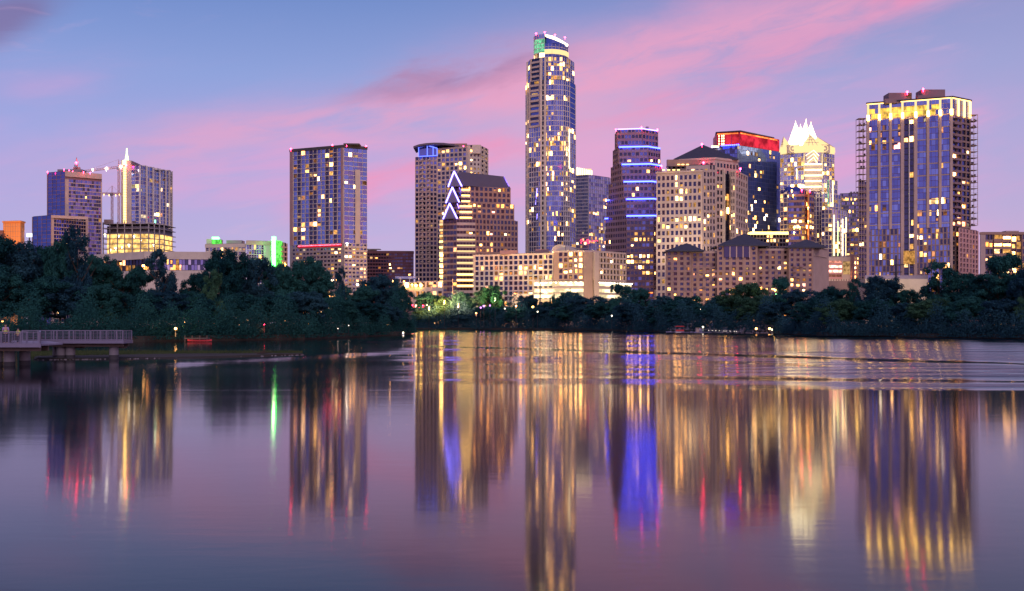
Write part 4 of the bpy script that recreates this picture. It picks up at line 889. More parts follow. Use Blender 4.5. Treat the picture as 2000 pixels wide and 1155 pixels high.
    kite(0, 1, 1535, 261.5, .80, .5, 7); kite(2, 3, 1583, 259, .72, 4, 3); kite(4, 5, 1602, 262, .80, 6, 1)
    kite(6, 7, 1575, 262, .7, 2, 2)
    for (px, py, yy) in ((1548.3,288,Y+6.4),(1610.5,288.5,Y+4.4)):
        m = MB(); c = Vector((PX(px,yy), yy-.5, Z(py))); N = 16
        for i in range(N): m.tube(c+Vector((2.7*math.cos(6.283*i/N),0,2.7*math.sin(6.283*i/N))), c+Vector((2.7*math.cos(6.283*(i+1)/N),0,2.7*math.sin(6.283*(i+1)/N))), .34, n=5)
        m.ball(c, .9, 8, 5, sy=.4); b.solo('round_emblem', 'crown_gold', m)
        m = MB(); m.prism([(c.x-4.6,c.y+.3),(c.x+4.6,c.y+.3),(c.x+4.6,c.y+6),(c.x-4.6,c.y+6)], Z(297), Z(281)); b.solo('emblem_bay', 'stone_beige', m)
    # upper crown: four tapering shards round a square
    B4 = [(1534,Y+20),(1583,Y+5),(1605,Y+22),(1560,Y+38)]; T4 = [(1553.8,Y+20),(1574.5,Y+14),(1584,Y+22),(1563.3,Y+28)]; ty = [229.5,228.5,230.5,232.5]
    bb = [Vector((*XY(*p), Z(287))) for p in B4]; tp = [Vector((*XY(*p), Z(y))) for p, y in zip(T4, ty)]
    for i in range(4):
        j = (i+1)%4; k = (i-1)%4; m = MB()
        mr = bb[i].lerp(bb[j], .46); ml = bb[i].lerp(bb[k], .46); vr = tp[i].lerp(tp[j], .45)-Vector((0,0,10)); vl = tp[i].lerp(tp[k], .45)-Vector((0,0,10)); ctr = Vector((sum(p.x for p in tp)/4, sum(p.y for p in tp)/4, Z(262)))
        wr = mr.lerp(vr, .55).lerp(ctr, .12); wl = ml.lerp(vl, .55).lerp(ctr, .12); sr = bb[i].lerp(tp[i], .35)
        m.add([bb[i], mr, vr, tp[i], vl, ml, ctr], [(0,1,2,3),(0,3,4,5),(3,2,6),(3,6,4)]); b.solo('crown_shard', 'crown_white', m)
        g = MB()
        for t in (.15,.3,.45,.6,.75,.88):
            e = bb[i].lerp(tp[i], t); dn = (e-Vector((cx,cy,e.z))).normalized()*.15
            g.tube(e+dn, mr.lerp(vr, t)+dn, .27, n=4); g.tube(e+dn, ml.lerp(vl, t)+dn, .27, n=4)
        for t in (.5,): g.tube(bb[i].lerp(mr, t), tp[i].lerp(vr, t), .25, n=4); g.tube(bb[i].lerp(ml, t), tp[i].lerp(vl, t), .25, n=4)
        b.solo('crown_rib', 'crown_gold', g)
        m = MB(); m.tube(tp[i]-Vector((0,0,.5)), tp[i]+Vector((0,0,1.3)), .25, .1, n=5); b.solo('finial', 'strip_cream', m)
    b.done()
    for lx, ly, tx in ((1540,Y-30,1548),(1600,Y-35,1590),(1625,Y-30,1618)): spotlight('spotlight', (PX(lx,ly), ly, Z(400)), (PX(tx,Y), Y+6, Z(320)), (1,.84,.48), 26000, 70)
crown_tower()

def small_stepped():
    b = Building('office_tower', 'small brown banded office tower with an orange-lit pier before the crowned skyscraper', 'tower', 1564, 790)
    gl = ['glass_navy','glass_dark','glass_violet']
    S = lambda **k: dict(dict(fh=11.2, pw=.04, sh=.42, d=.5, lit=.12, pal='gold', glass=gl, mat='granite_brown', part='frame', rows={4:.6, 5:.85, 6:.75, 7:.35, 8:.3, 3:.2}), **k)
    pts, z1 = b.block([(1540,374),(1571,373),(1577,374)], 790, 1, depth=22, core='granite_brown', specs=[S(c=6), S(c=2)])
    b.block([(1577.3,376),(1580,376)], 788, 0, depth=18, core='orange_wall', roof=None)
    b.block([(1580.2,374.5),(1589,376)], 790, 0, depth=22, core='granite_brown', specs=[S(c=2)])
    mb = MB(); Y = 791; xa, xb = PX(1538,Y), PX(1573,Y); z = PZ(373.5,Y); zp = PZ(363,Y)
    mb.add([(xa,Y-.5,z),(xb,Y-.5,z),(xb-3.5,Y+7,zp),(xa+1,Y+7,zp),(xa,Y+16,z),(xb,Y+16,z)], [(0,1,2,3),(1,5,2),(5,4,3,2),(4,0,3),(0,4,5,1)]); b.solo('roof', 'glass_navy', mb)
    for x, y in ((1546.5,372.5,),(1549,381.5)): b.beacon(x, y, 789, 'lamp_gold', .55)
    for x, y in ((1566,371),(1582,372.5)): b.beacon(x, y, 788, r=.6)
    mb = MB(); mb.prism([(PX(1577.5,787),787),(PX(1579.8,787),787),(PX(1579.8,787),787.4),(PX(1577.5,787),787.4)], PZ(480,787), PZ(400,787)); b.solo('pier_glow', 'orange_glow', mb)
    for x, y in ((1578.5,406),(1578.5,432),(1551,444),(1562,444),(1551,454)): b.beacon(x, y, 786, 'lamp_gold', .6)
    b.done()
    c = Building('office_tower', 'dark plain tower between the crowned skyscraper and the big right tower', 'tower', 1665, 930)
    c.block([(1640,379),(1682,378)], 930, 0, depth=24, core='concrete_grey', specs=[dict(c=12, fh=8, pw=.3, sh=.36, d=.4, lit=.08, pal='gold', glass=['glass_dark','glass_violet'], mat='concrete_grey', part='frame', rows={1:.7, 4:.35, 10:.4})])
    c.pbox('plant_room', 'granite_mauve', 1660, 1679, 376.5, 378.5, 940, 6)
    for x in (1662, 1668, 1674): c.pbox('vent', 'dark_metal', x, x+2, 374.5, 376.5, 941, 2)
    c.done()
    d = Building('apartment_block', 'low brown apartment block with gold-lit balconies left of the big right tower', 'building', 1668, 820)
    d.block([(1653,455),(1692,453)], 820, 0, depth=16, core='stone_rose', cap=.8, specs=[dict(c=5, fh=9, pw=.25, sh=.38, d=.8, lit=.5, pal='gold', glass=['glass_dark','glass_navy'], mat='stone_rose', part='frame')])
    d.pbox('penthouse', 'stone_pale', 1664, 1690, 447, 453, 826, 8); d.beacon(1674, 449.5, 822, 'lamp_gold', 1.6); d.beacon(1682, 448, 822, 'lamp_gold', .9); d.done()
small_stepped()

def right_tower():
    b = Building('condo_tower', 'big blue-glass condo tower with golden lit crown and open balcony lattices on both sides', 'tower', 1795, 604)
    Yc = 600; zl = PZ(444, Yc); zc = PZ(224, Yc)
    pts, z1 = b.block([(1693,203),(1858,190),(1894,197)], Yc, 1, depth=22, core='stone_tan', roof='roof_dark')
    A, B_, D = pts; L = math.dist(A, B_); L2 = math.dist(B_, D); q = L/166
    P = lambda s, d=0: (A[0]+(B_[0]-A[0])*s/L, A[1]+(B_[1]-A[1])*s/L-d)
    xs = [1.5, 24, 46.5, 70, 96, 120, 143.5, 165]      # bay edges in photo pixels from the left corner
    hot = {(0,1),(1,1),(2,2),(2,1),(3,4),(2,0),(4,0),(4,1),(6,2)}
    for i in range(7):
        a, c = P(xs[i]*q), P(xs[i+1]*q)
        if i == 3:
            b.facade(a, c, GZ, PZ(226,Yc), c=2, fh=11.6, pw=.16, sh=.12, d=.5, lit=.17, pal='gold', glass='glass_dark', mat='dark_metal', part='balcony_frame', rows={9:.8, 4:.6})
            continue
        def fn(ci, j, r, i=i):
            row = r-1-j
            if row == 3 and i < 3 or row == 14 and i in (0,1,5,6) or (row == 16 and i in (4,5,6)) : return pick('warm') if R.random() < .75 else 'glass_navy'
            if row in (2,4,1) and i < 3 and R.random() < .25: return R.choice(['lit_dim','lit_rose'])
            return pick('warm') if R.random() < .03 else R.choice(['glass_navy','glass_blue','glass_navy'])
        b.facade(a, c, zl+.02, zc, c=3, fh=11.7, pw=.05, sh=.05, d=.2, mat='red_brown', part='glazing_bar', fn=fn)
        for j in range(10):
            mb = b.mb('floor_band', 'stone_tan'); z = zc-(j+1)*23.6*Yc/F
            if z > zl: mb.obox(a, c, 0, math.dist(a,c), .1, .42, z, z+.6)
        b.facade(a, c, GZ, zl-.05, c=3, fh=11.7, pw=.34, sh=.14, d=.5, lit=.20, pal='warm', glass=['glass_navy','glass_blue','glass_dark'], mat='stone_rose', part='lower_frame')
    for i, x in enumerate(xs):
        w_ = 1.55 if i not in (3,4) else 2.0; mb = MB(); o = P(x*q)
        mb.box(o[0]-w_*.5, o[1]-1.1, zl if i not in (0,3,4,7) else GZ, o[0]+w_*.5, o[1]+.3, zc+.5); b.solo('pier', 'stone_tan', mb)
    mb = MB(); o = P(83*q); mb.tube((o[0],o[1]-1.2,GZ), (o[0],o[1]-1.2,zc), .32); b.solo('white_pole', 'strip_cream' if False else 'white_frame', mb)
    # right face: balconies above, rose frame below
    b.facade(B_, D, zl+.02, zc-1, c=4, fh=11.7, pw=.16, sh=.28, d=.8, lit=.16, pal='warm', glass=['glass_dark','glass_violet','glass_navy'], mat='stone_rose', part='balcony_frame', rows={17:.9, 16:.3, 12:.5})
    b.facade(B_, D, GZ, zl-.05, c=5, fh=9.5, pw=.34, sh=.26, d=.6, lit=.15, glass=['glass_navy','glass_dark'], mat='stone_rose', part='lower_frame')
    for j in range(19):
        z = zc-2-j*11.7*Yc/F
        if z > zl: mb = MB(); mb.obox(B_, D, L2*.02, L2*.42, .8, 2.2, z-.35, z); mb.obox(B_, D, L2*.02, L2*.42, 2.1, 2.2, z, z+1.0); b.solo('balcony', 'granite_mauve', mb)
    b.block([(1872,446),(1909,452)], 598, 0, depth=14, core='stone_rose', roof='stone_rose', specs=[dict(c=6, fh=9.5, pw=.4, sh=.3, d=.7, lit=.1, pal='warm', glass=['glass_navy','glass_violet'], mat='pink_wall', part='lower_frame')])
    # open balcony lattices hung on both flanks
    def lattice(x0, x1, yt, yb, Y, n, nv):
        mb = b.mb('balcony_lattice', 'stone_tan'); zt, zb = PZ(yt,Y), PZ(yb,Y)
        for i in range(nv):
            x = PX(x0+(x1-x0)*i/(nv-1), Y)
            for yy in (Y, Y+5): mb.box(x-.12, yy-.12, zb, x+.12, yy+.12, zt)
        for j in range(n+1):
            z = zt-(zt-zb)*j/n
            mb.box(PX(x0,Y)-.2, Y-.25, z-.15, PX(x1,Y)+.2, Y+5, z)
            if j: mb.box(PX(x0,Y), Y-.1, z+1.0, PX(x1,Y), Y, z+1.1)
            if j and R.random() < .7:
                k = b.mb('balcony_furniture', 'dark_cloth')
                for _ in range(R.randint(1,3)): xx = PX(R.uniform(x0+1,x1-3), Y); k.box(xx, Y+1, z, xx+.9, Y+1.8, z+R.uniform(.6,1.4))
    lattice(1677.5, 1692.5, 231, 352, 606, 10, 3); lattice(1677.5, 1692.5, 352.2, 640, 606, 24, 4); lattice(1894.5, 1909.5, 224, 440, 608, 18, 3)
    b.facade(XY(1678,610), XY(1692.5,610), GZ, PZ(353,606), c=3, fh=12, pw=.2, sh=.4, d=.4, lit=.12, pal='gold', glass='glass_dark', mat='granite_mauve', part='lower_frame')
    # golden crown: glazed storey, glowing posts and edge lines
    zt = z1-.4
    for i in range(7):
        a, c = P(xs[i]*q), P(xs[i+1]*q); gold = i in (1,2,3,4)
        b.facade(a, c, zc+.5, zt, c=3, r=3, pw=.06, sh=.06, d=.25, mat='crown_gold' if False else 'stone_tan', part='crown_frame', fn=lambda ci, j, r, g=gold, i=i: ('crown_pane' if (j < 2 and (g or (i in (0,5) and R.random() < .5))) or (i == 3 and j == 0) else R.choice(['glass_blue','glass_navy'])))
    b.facade(B_, D, zc, zt, c=6, r=3, pw=.1, sh=.06, d=.25, mat='stone_tan', part='crown_frame', lit=.1, pal='gold', glass=['glass_blue','glass_violet'])
    for i, x in enumerate(xs):
        o = P(x*q); h = zt-zc
        mb = MB(); mb.box(o[0]-.62, o[1]-1.7, zc-.4, o[0]+.62, o[1]-.5, zc+h*.30); b.solo('crown_light', 'lamp_gold', mb)
        mb = MB(); mb.box(o[0]-.5, o[1]-1.4, zc+h*.30, o[0]+.5, o[1]-.5, zt-.3); b.solo('crown_post', 'crown_gold', mb)
    for s_ in (.36, .68, .985):
        o = (B_[0]+(D[0]-B_[0])*s_, B_[1]+(D[1]-B_[1])*s_); mb = MB(); mb.box(o[0]-.45, o[1]-1.3, zc-.4, o[0]+.45, o[1]-.3, zt-.3); b.solo('crown_post', 'strip_gold', mb)
    for a, c in ((A, B_), (B_, D)): mb = MB(); mb.obox(a, c, 0, math.dist(a,c), .35, .8, zt-.35, zt+.05); b.solo('crown_edge', 'strip_gold', mb)
    mb = MB(); mb.prism([(A[0]-1,A[1]-1.6),(B_[0]+.2,B_[1]-1.8),(D[0]+1,D[1]-.8),*hidden_back([A, D], 21)], zt+.1, zt+.8); b.solo('roof_slab', 'roof_dark', mb)
    b.pbox('plant_room', 'granite_mauve', 1736, 1781, 181.5, 197, 612, 9); b.pbox('plant_room', 'granite_mauve', 1729, 1776, 193, 201, 610, 3); b.pbox('pink_lit_wall', 'lit_rose', 1771, 1781, 182.5, 196, 611.7, .25)
    b.pbox('plant_room', 'granite_mauve', 1800, 1846, 175, 190, 612, 9); b.pbox('plant_room', 'granite_mauve', 1792, 1840, 186.5, 196, 610, 3)
    b.beacon(1772, 180, 611, r=.6); b.beacon(1803, 174.5, 611, r=.6)
    b.pbox('lit_lobby', 'lit_gold', 1765, 1787, 490, 516, 598.5, .4)
    b.pbox('podium', 'stone_pale', 1690, 1812, 545, 640, 585, 12); b.pbox('podium_rail', 'steel', 1690, 1812, 538, 544.8, 589, .3)
    b.done()
    spotlight('spotlight', (PX(1750,560), 560, 6), (PX(1770,585), 585, 26), (1,.72,.36), 26000, 120)
right_tower()

def right_edge():
    b = Building('apartment_block', 'brown apartment block with yellow-lit corridors at the right edge', 'building', 1955, 545)
    b.block([(1914,455),(2052,455)], 545, 0, depth=18, core='granite_brown', cap=1., capm='granite_brown', specs=None or [None])
    Y = 545
    def fn(i, j, r): return None
    A, B_ = XY(1914,Y), XY(2052,Y); z1 = PZ(459,Y)
    b.mb('end_wall', 'stone_tan').obox(A, B_, 0, 2.6, .0, .8, GZ, z1)
    b.facade(XY(1923.5,Y), XY(1938,Y), GZ, z1, c=2, fh=13.6, pw=.1, sh=.32, d=.8, lit=.2, pal='warm', glass='glass_dark', mat='stone_rose', part='frame')
    b.facade(XY(1940,Y), XY(1974,Y), GZ, z1, c=2, fh=13.6, pw=.05, sh=.42, d=1., lit=1., pal='gold', mat='granite_brown', part='frame')
    b.facade(XY(1975,Y), XY(1994,Y), GZ, z1, c=2, fh=13.6, pw=.08, sh=.06, d=.5, lit=.92, pal='gold', glass='glass_brown', mat='granite_brown', part='frame')
    b.facade(XY(1995,Y), XY(2050,Y), GZ, z1, c=6, fh=13.6, pw=.2, sh=.35, d=.8, lit=.3, pal='gold', glass='glass_dark', mat='granite_brown', part='frame')
    b.pbox('plant_room', 'stone_tan', 1965, 1990, 451, 455, 552, 5); b.done()
    g = Building('parking_garage', 'low pink-lit parking garage left of the big right tower', 'garage', 1650, 640)
    g.block([(1617,503),(1661,503)], 640, 0, depth=16, core='stone_pale', roof='garage_concrete')
    for k in range(4):
        y = 515+k*9; mb = MB(); mb.box(PX(1618,640), 639.2, PZ(y+3,640), PX(1644.5,640), 639.96, PZ(y-.5,640)); g.solo('garage_deck', 'pink_wall', mb)
        mb = MB(); mb.box(PX(1618.5,640), 639.85, PZ(y-.6,640), PX(1644,640), 639.95, PZ(y-5.5,640)); g.solo('garage_interior', 'lit_rose', mb)
    g.pbox('lit_panel', 'lit_cream', 1646.5, 1660, 511, 536, 639.7, .25)
    g.block([(1661.3,497),(1676,501)], 636, 0, depth=16, core='pink_wall', roof='garage_concrete')
    g.facade(XY(1668,635.8), XY(1678,637), PZ(548,636), PZ(502,636), c=2, fh=10, pw=.3, sh=.45, d=.4, lit=1., pal='gold', mat='pink_wall', part='frame')
    g.pbox('terrace_wall', 'stone_rose', 1588, 1692, 549, 640, 600, 4)
    for i in range(14): g.pbox('terrace_post', 'dark_metal', 1618+i*5, 1618.8+i*5, 545.5, 549, 600.5, .3)
    g.done()
    spotlight('spotlight', (PX(1650,605), 606, 8), (PX(1650,640), 640, 40), (1,.58,.46), 40000, 100)
right_edge()

def pavilion_hotel():
    b = Building('hotel', 'long brown waterfront hotel with three dark hipped pavilion roofs', 'hotel', 1458, 560)
    Y = 560; gl = ['glass_dark','glass_dark','glass_brown']
    def sec(x0, x1, yt, c, y, lit=.28, **k):
        pts, z1 = b.block([(x0,yt),(x1,yt)], y, 0, depth=16, core='stone_rose', cap=.9, capm='stone_tan', roof='roof_dark' if k.pop('flat', 0) else None, specs=[dict(dict(c=c, fh=10, pw=.50, sh=.44, d=.7, lit=lit, pal='amber', glass=gl, mat='stone_rose', part='frame', rows={0:.2, 1:.16, 2:.12}), **k)])
        return pts, z1
    sec(1300, 1350, 489.5, 4, Y); sec(1350.2, 1399.8, 492, 4, Y+2, .42, flat=1); sec(1400, 1479, 479, 6, Y-2, .26); sec(1479.2, 1539.8, 487, 5, Y+2, .4, flat=1); sec(1540, 1588, 482.5, 4, Y-2, .38)
    b.mb('end_wall', 'stone_tan').prism([XY(1588.2,Y-2), XY(1619,Y+20), (PX(1619,Y+20)-3,Y+34), (PX(1588,Y)-1,Y+12)], GZ, PZ(482.5,Y-2))
    b.mb('end_trim', 'stone_beige').obox(XY(1588.2,Y-2), XY(1619,Y+20), 0, 23, .05, .4, PZ(500,Y), PZ(499,Y)); b.mb('end_trim', 'stone_beige').obox(XY(1588.2,Y-2), XY(1619,Y+20), -.2, 23.6, .05, .6, PZ(483.5,Y), PZ(482,Y))
    for x0, x1, yb, xa, ya, dep in ((1302,1376,489,1341,475,17), (1403,1505,478.5,1454,456.5,24), (1536,1614,482,1576,467.5,20)):
        mb = MB(); hip(mb, x0, x1, yb, xa, ya, Y-4, dep, .7); b.solo('hipped_roof', 'roof_slate', mb)
    # tall dark windows and round ports of the middle pavilion
    for i in range(4):
        x = 1414+i*12.8; mb = MB(); mb.box(PX(x,Y-3), Y-3.4, PZ(503,Y-3), PX(x+10,Y-3), Y-3.0, PZ(481.5,Y-3)); b.solo('tall_window', 'glass_dark', mb)
        m2 = MB(); m2.box(PX(x+10.2,Y-3), Y-3.7, PZ(504,Y-3), PX(x+12.4,Y-3), Y-2.7, PZ(480.5,Y-3)); b.solo('mullion', 'stone_tan', m2)
    for x in (1406, 1471.5): mb = MB(); mb.ball((PX(x,Y-3), Y-2.9, PZ(486,Y-3)), .9, 10, 6, sy=.25); b.solo('round_window', 'glass_dark', mb)
    for x in (1318,1332,1345,1356,1369,1383,1396,1421,1434,1447,1460,1492,1505,1518,1531,1552,1565):
        for k in range(6):
            if R.random() < .55: mb = b.mb('balcony', 'granite_mauve'); z = PZ(522+k*10,Y); mb.box(PX(x-3.4,Y-3.5), Y-4.2, z-.2, PX(x+3.4,Y-3.5), Y-2.6, z); mb.box(PX(x-3.4,Y-3.5), Y-4.2, z, PX(x+3.4,Y-3.5), Y-4.1, z+.95)
    b.done()
pavilion_hotel()

spotlight('spotlight', (PX(1440,525), 525, 8), (PX(1440,560), 560, 30), (1,.62,.34), 30000, 130)  # added warm fill on the pavilion hotel front, no fixture stands here
def bridge():
    b = Building('bridge', 'low road bridge with red traffic lights at the end of the left trees', 'bridge', 825, 640)
    Y = 652
    b.pbox('deck', 'granite_mauve', 780, 880, 600, 604.5, Y, 14); b.pbox('parapet', 'stone_rose', 780, 880, 597, 600, Y+.1, .5); b.pbox('abutment', 'granite_mauve', 780, 845, 604.6, 650, Y+1, 12)
    for i in range(9): b.pbox('rail_post', 'dark_metal', 784+i*9, 784.8+i*9, 594.5, 597, Y+.2, .3)
    for i, x in enumerate((797,801,806,812,819,826,834,842)): b.beacon(x, 596.5+.6*(i%2), Y-1, 'beacon_red' if i % 3 else 'lamp_white', .28)
    for x0, x1 in ((791,797),(802,808),(828,838)): b.pbox('lamp_strip', 'sign_white', x0, x1, 602.2, 603.2, Y-.4, .3)
    b.done()
bridge()
# ------------------------------------------------------------------ trees
def crown_mesh(name, seed, kind, n_clump=250, per=190, leaf=.027):
    """leaf clumps through the volume of a crown one unit wide (-.5..+.5) and one unit tall"""
    r = random.Random(seed); vs = []; fs = []; lobes = []
    if kind == 'round': lobes = [(0,0,.60,.40,.36)]+[(r.uniform(-.26,.26), r.uniform(-.26,.26), r.uniform(.34,.80), r.uniform(.16,.25), r.uniform(.12,.20)) for _ in range(9)]
    elif kind == 'tall': lobes = [(0,0,.50,.30,.44)]+[(r.uniform(-.24,.24), r.uniform(-.24,.24), r.uniform(.22,.84), r.uniform(.14,.22), r.uniform(.10,.18)) for _ in range(10)]
    elif kind == 'airy': lobes = [(r.uniform(-.34,.34), r.uniform(-.3,.3), r.uniform(.45,.9), r.uniform(.10,.19), r.uniform(.06,.11)) for _ in range(15)]
    else: lobes = [(r.uniform(-.36,.36), r.uniform(-.3,.3), r.uniform(.25,.62), r.uniform(.16,.26), r.uniform(.2,.34)) for _ in range(9)]
    cl = []
    for (cx, cy, cz, rr, rz) in lobes:
        for _ in range(max(9, int(n_clump*rr*rr*9/len(lobes)*1.4))):
            a = r.uniform(0, 6.283); u = r.uniform(-.8, 1); q = math.sqrt(1-u*u); k = r.uniform(.62, 1.0)
            cl.append((cx+rr*k*q*math.cos(a), cy+rr*k*q*math.sin(a), cz+rz*k*u, r.uniform(.05,.095)))
    for (x, y, z, c) in cl:
        for _ in range(int(per*c/.075)):
            d = Vector((r.gauss(0,1), r.gauss(0,1), r.gauss(0,1))).normalized()
            p = Vector((x, y, z))+Vector((d.x, d.y, d.z*.75))*c*r.uniform(.35,1.05)
            if p.z < .01: continue
            nrm = (d+Vector((r.gauss(0,.4), r.gauss(0,.4), r.gauss(0,.4)+.35))).normalized(); t = nrm.orthogonal().normalized(); t = (t*math.cos(a:=r.uniform(0,6.28))+nrm.cross(t)*math.sin(a)); s = nrm.cross(t)
            L = leaf*r.uniform(.7,1.4); W = L*r.uniform(.45,.7); o = len(vs)
            vs += [tuple(p-t*L*.5), tuple(p+s*W*.5), tuple(p+t*L*.5), tuple(p-s*W*.5)]; fs.append((o,o+1,o+2,o+3))
    me = bpy.data.meshes.new(name); me.from_pydata(vs, [], fs); me.update(); return me
def trunk_mesh(name, seed, kind):
    r = random.Random(seed); m = MB(); p = Vector((0,0,-.02)); q = Vector((r.uniform(-.03,.03), 0, .34)); m.tube(p, q, .028, .019, 7); top = q+Vector((r.uniform(-.05,.05), r.uniform(-.05,.05), .34)); m.tube(q, top, .019, .007, 6)
    for i in range(9):
        a = r.uniform(0,6.283); b = p.lerp(q, r.uniform(.55,1)) if i < 4 else q.lerp(top, r.uniform(.1,.8)); e = b+Vector((math.cos(a)*r.uniform(.18,.34), math.sin(a)*r.uniform(.18,.34), r.uniform(.12,.26))); m.tube(b, e, .012, .004, 5)
        e2 = e+Vector((math.cos(a+.8)*.1, math.sin(a+.8)*.1, .07)); m.tube(b.lerp(e,.6), e2, .006, .002, 4)
    me = bpy.data.meshes.new(name); me.from_pydata(m.v, [], m.f); me.materials.append(M['bark']); me.update(); return me
CROWNS = {}
for kind, nv in (('round',4), ('tall',3), ('airy',2), ('bush',3)):
    for i in range(nv):
        CROWNS[(kind,i)] = (crown_mesh('crown', 11+i*7+len(kind)*31, kind), trunk_mesh('trunk', 5+i+len(kind), kind))
tree_no = 0
def tree(px, top, width, Y, label, kind='round', leaf='leaf_a', group='trees along the lake shore', name=None, base=None):
    global tree_no
    vs = [k for k in CROWNS if k[0] == kind]; cm, tm = CROWNS[vs[tree_no % len(vs)]]; tree_no += 1
    z0 = GZ-.1 if base is None else base; h = PZ(top, Y)-z0; w_ = width/F*Y*1.12
    o = empty(name or ('shrub' if kind == 'bush' else 'tree'), (PX(px,Y), Y, z0), label, 'bush' if kind == 'bush' else 'tree', group)
    o.rotation_euler.z = R.uniform(0, 6.283)
    key = (cm.name, leaf); me = CROWNS.get(key)
    if me is None:
        me = cm.copy(); me.name = 'crown'; me.materials.clear(); me.materials.append(M[leaf]); CROWNS[key] = me
    c = bpy.data.objects.new('crown', me); C.objects.link(c); c.parent = o; c.scale = (w_*1.06, w_*1.06, h*1.08)
    t = bpy.data.objects.new('trunk', tm); C.objects.link(t); t.parent = o; s_ = min(w_, h); t.scale = (s_, s_, h)
    return o
LS = lambda px: shore(px, LEFT); RS = lambda px: shore(px, RIGHT)
GL, GR = 'trees on the left bank', 'trees on the far bank'
# left bank, the tall back row
for px, top, w_, off, kd, lf, lb in [
  (-40,462,170,30,'round','leaf_a','dense tree cut by the left edge, behind the boardwalk'),
  (38,476,120,34,'round','leaf_b','tall dark tree just below the orange building'),
  (88,480,86,40,'round','leaf_a','dark tree between the orange building and the dark stepped tower'),
  (118,462,70,30,'round','leaf_a','dark tree at the foot of the dark stepped tower, left of the tallest crown there'),
  (152,447,74,26,'tall','leaf_b','tallest pointed tree on the left bank, before the dark stepped tower'),
  (196,503,90,44,'round','leaf_a','lower rounded tree below the unfinished building'),
  (243,520,96,40,'round','leaf_a','dark rounded tree before the left half of the pale hall'),
  (316,489,90,30,'tall','leaf_b','tall pyramid-shaped tree before the corner of the pale hall'),
  (386,536,70,40,'round','leaf_a','low dark tree in the dip right of the pyramid-shaped tree'),
  (432,492,96,42,'round','leaf_a','broad tree with a high dome before the left part of the green-lit apartments'),
  (500,503,96,46,'round','leaf_b','rounded tree below the middle of the green-lit apartments'),
  (552,514,84,44,'round','leaf_a','tree catching the green glow below the apartment fin'),
  (606,510,96,38,'round','leaf_a','high-domed tree before the left foot of the blue condo tower'),
  (664,524,34,44,'tall','leaf_b','slim tree top standing out before the blue condo podium'),
  (690,558,86,40,'round','leaf_a','low tree before the right foot of the blue condo tower'),
  (738,536,84,36,'round','leaf_b','rounded tree below the dark red-brown block'),
  (772,562,70,24,'round','leaf_a','last big tree at the right end of the left bank')]:
    tree(px, top, w_, LS(px)+off, lb, kd, lf, GL)
# left bank, the lower front row that leans over the water
for px, top, w_, off, kd, lf, lb in [
  (-10,520,120,14,'round','leaf_a','leafy tree right behind the two people on the boardwalk'),
  (62,540,120,14,'round','leaf_a','dark tree hanging over the middle of the boardwalk'),
  (128,548,110,14,'round','leaf_b','dark leafy tree behind the bend of the boardwalk'),
  (186,560,100,13,'round','leaf_a','bushy tree above the right half of the boardwalk'),
  (228,606,56,7,'bush','leaf_c','light green bush at the right end of the boardwalk'),
  (262,572,92,14,'round','leaf_a','tree leaning over the water just right of the boardwalk end'),
  (322,568,96,14,'round','leaf_b','leafy tree behind the orange bank lamp'),
  (378,574,90,15,'round','leaf_a','overhanging tree above the red canoe'),
  (412,531,66,16,'tall','leaf_c','pale green rounded tree right of the pyramid-shaped tree'),
  (440,606,70,8,'bush','leaf_c','bush lit yellowish right of the red canoe'),
  (478,572,96,14,'round','leaf_a','front tree below the tall dome of the apartments tree'),
  (540,578,96,14,'round','leaf_a','front tree midway along the left bank'),
  (600,572,92,14,'round','leaf_b','front tree below the blue condo tower left corner'),
  (655,580,90,14,'round','leaf_a','front tree below the blue condo tower right corner'),
  (708,588,84,13,'round','leaf_a','front tree with two white lamps under it'),
  (750,594,72,11,'round','leaf_b','low tree near the point of the left bank'),
  (785,612,44,6,'bush','leaf_a','small bush at the very point of the left bank')]:
    tree(px, top, w_, LS(px)+off, lb, kd, lf, GL)
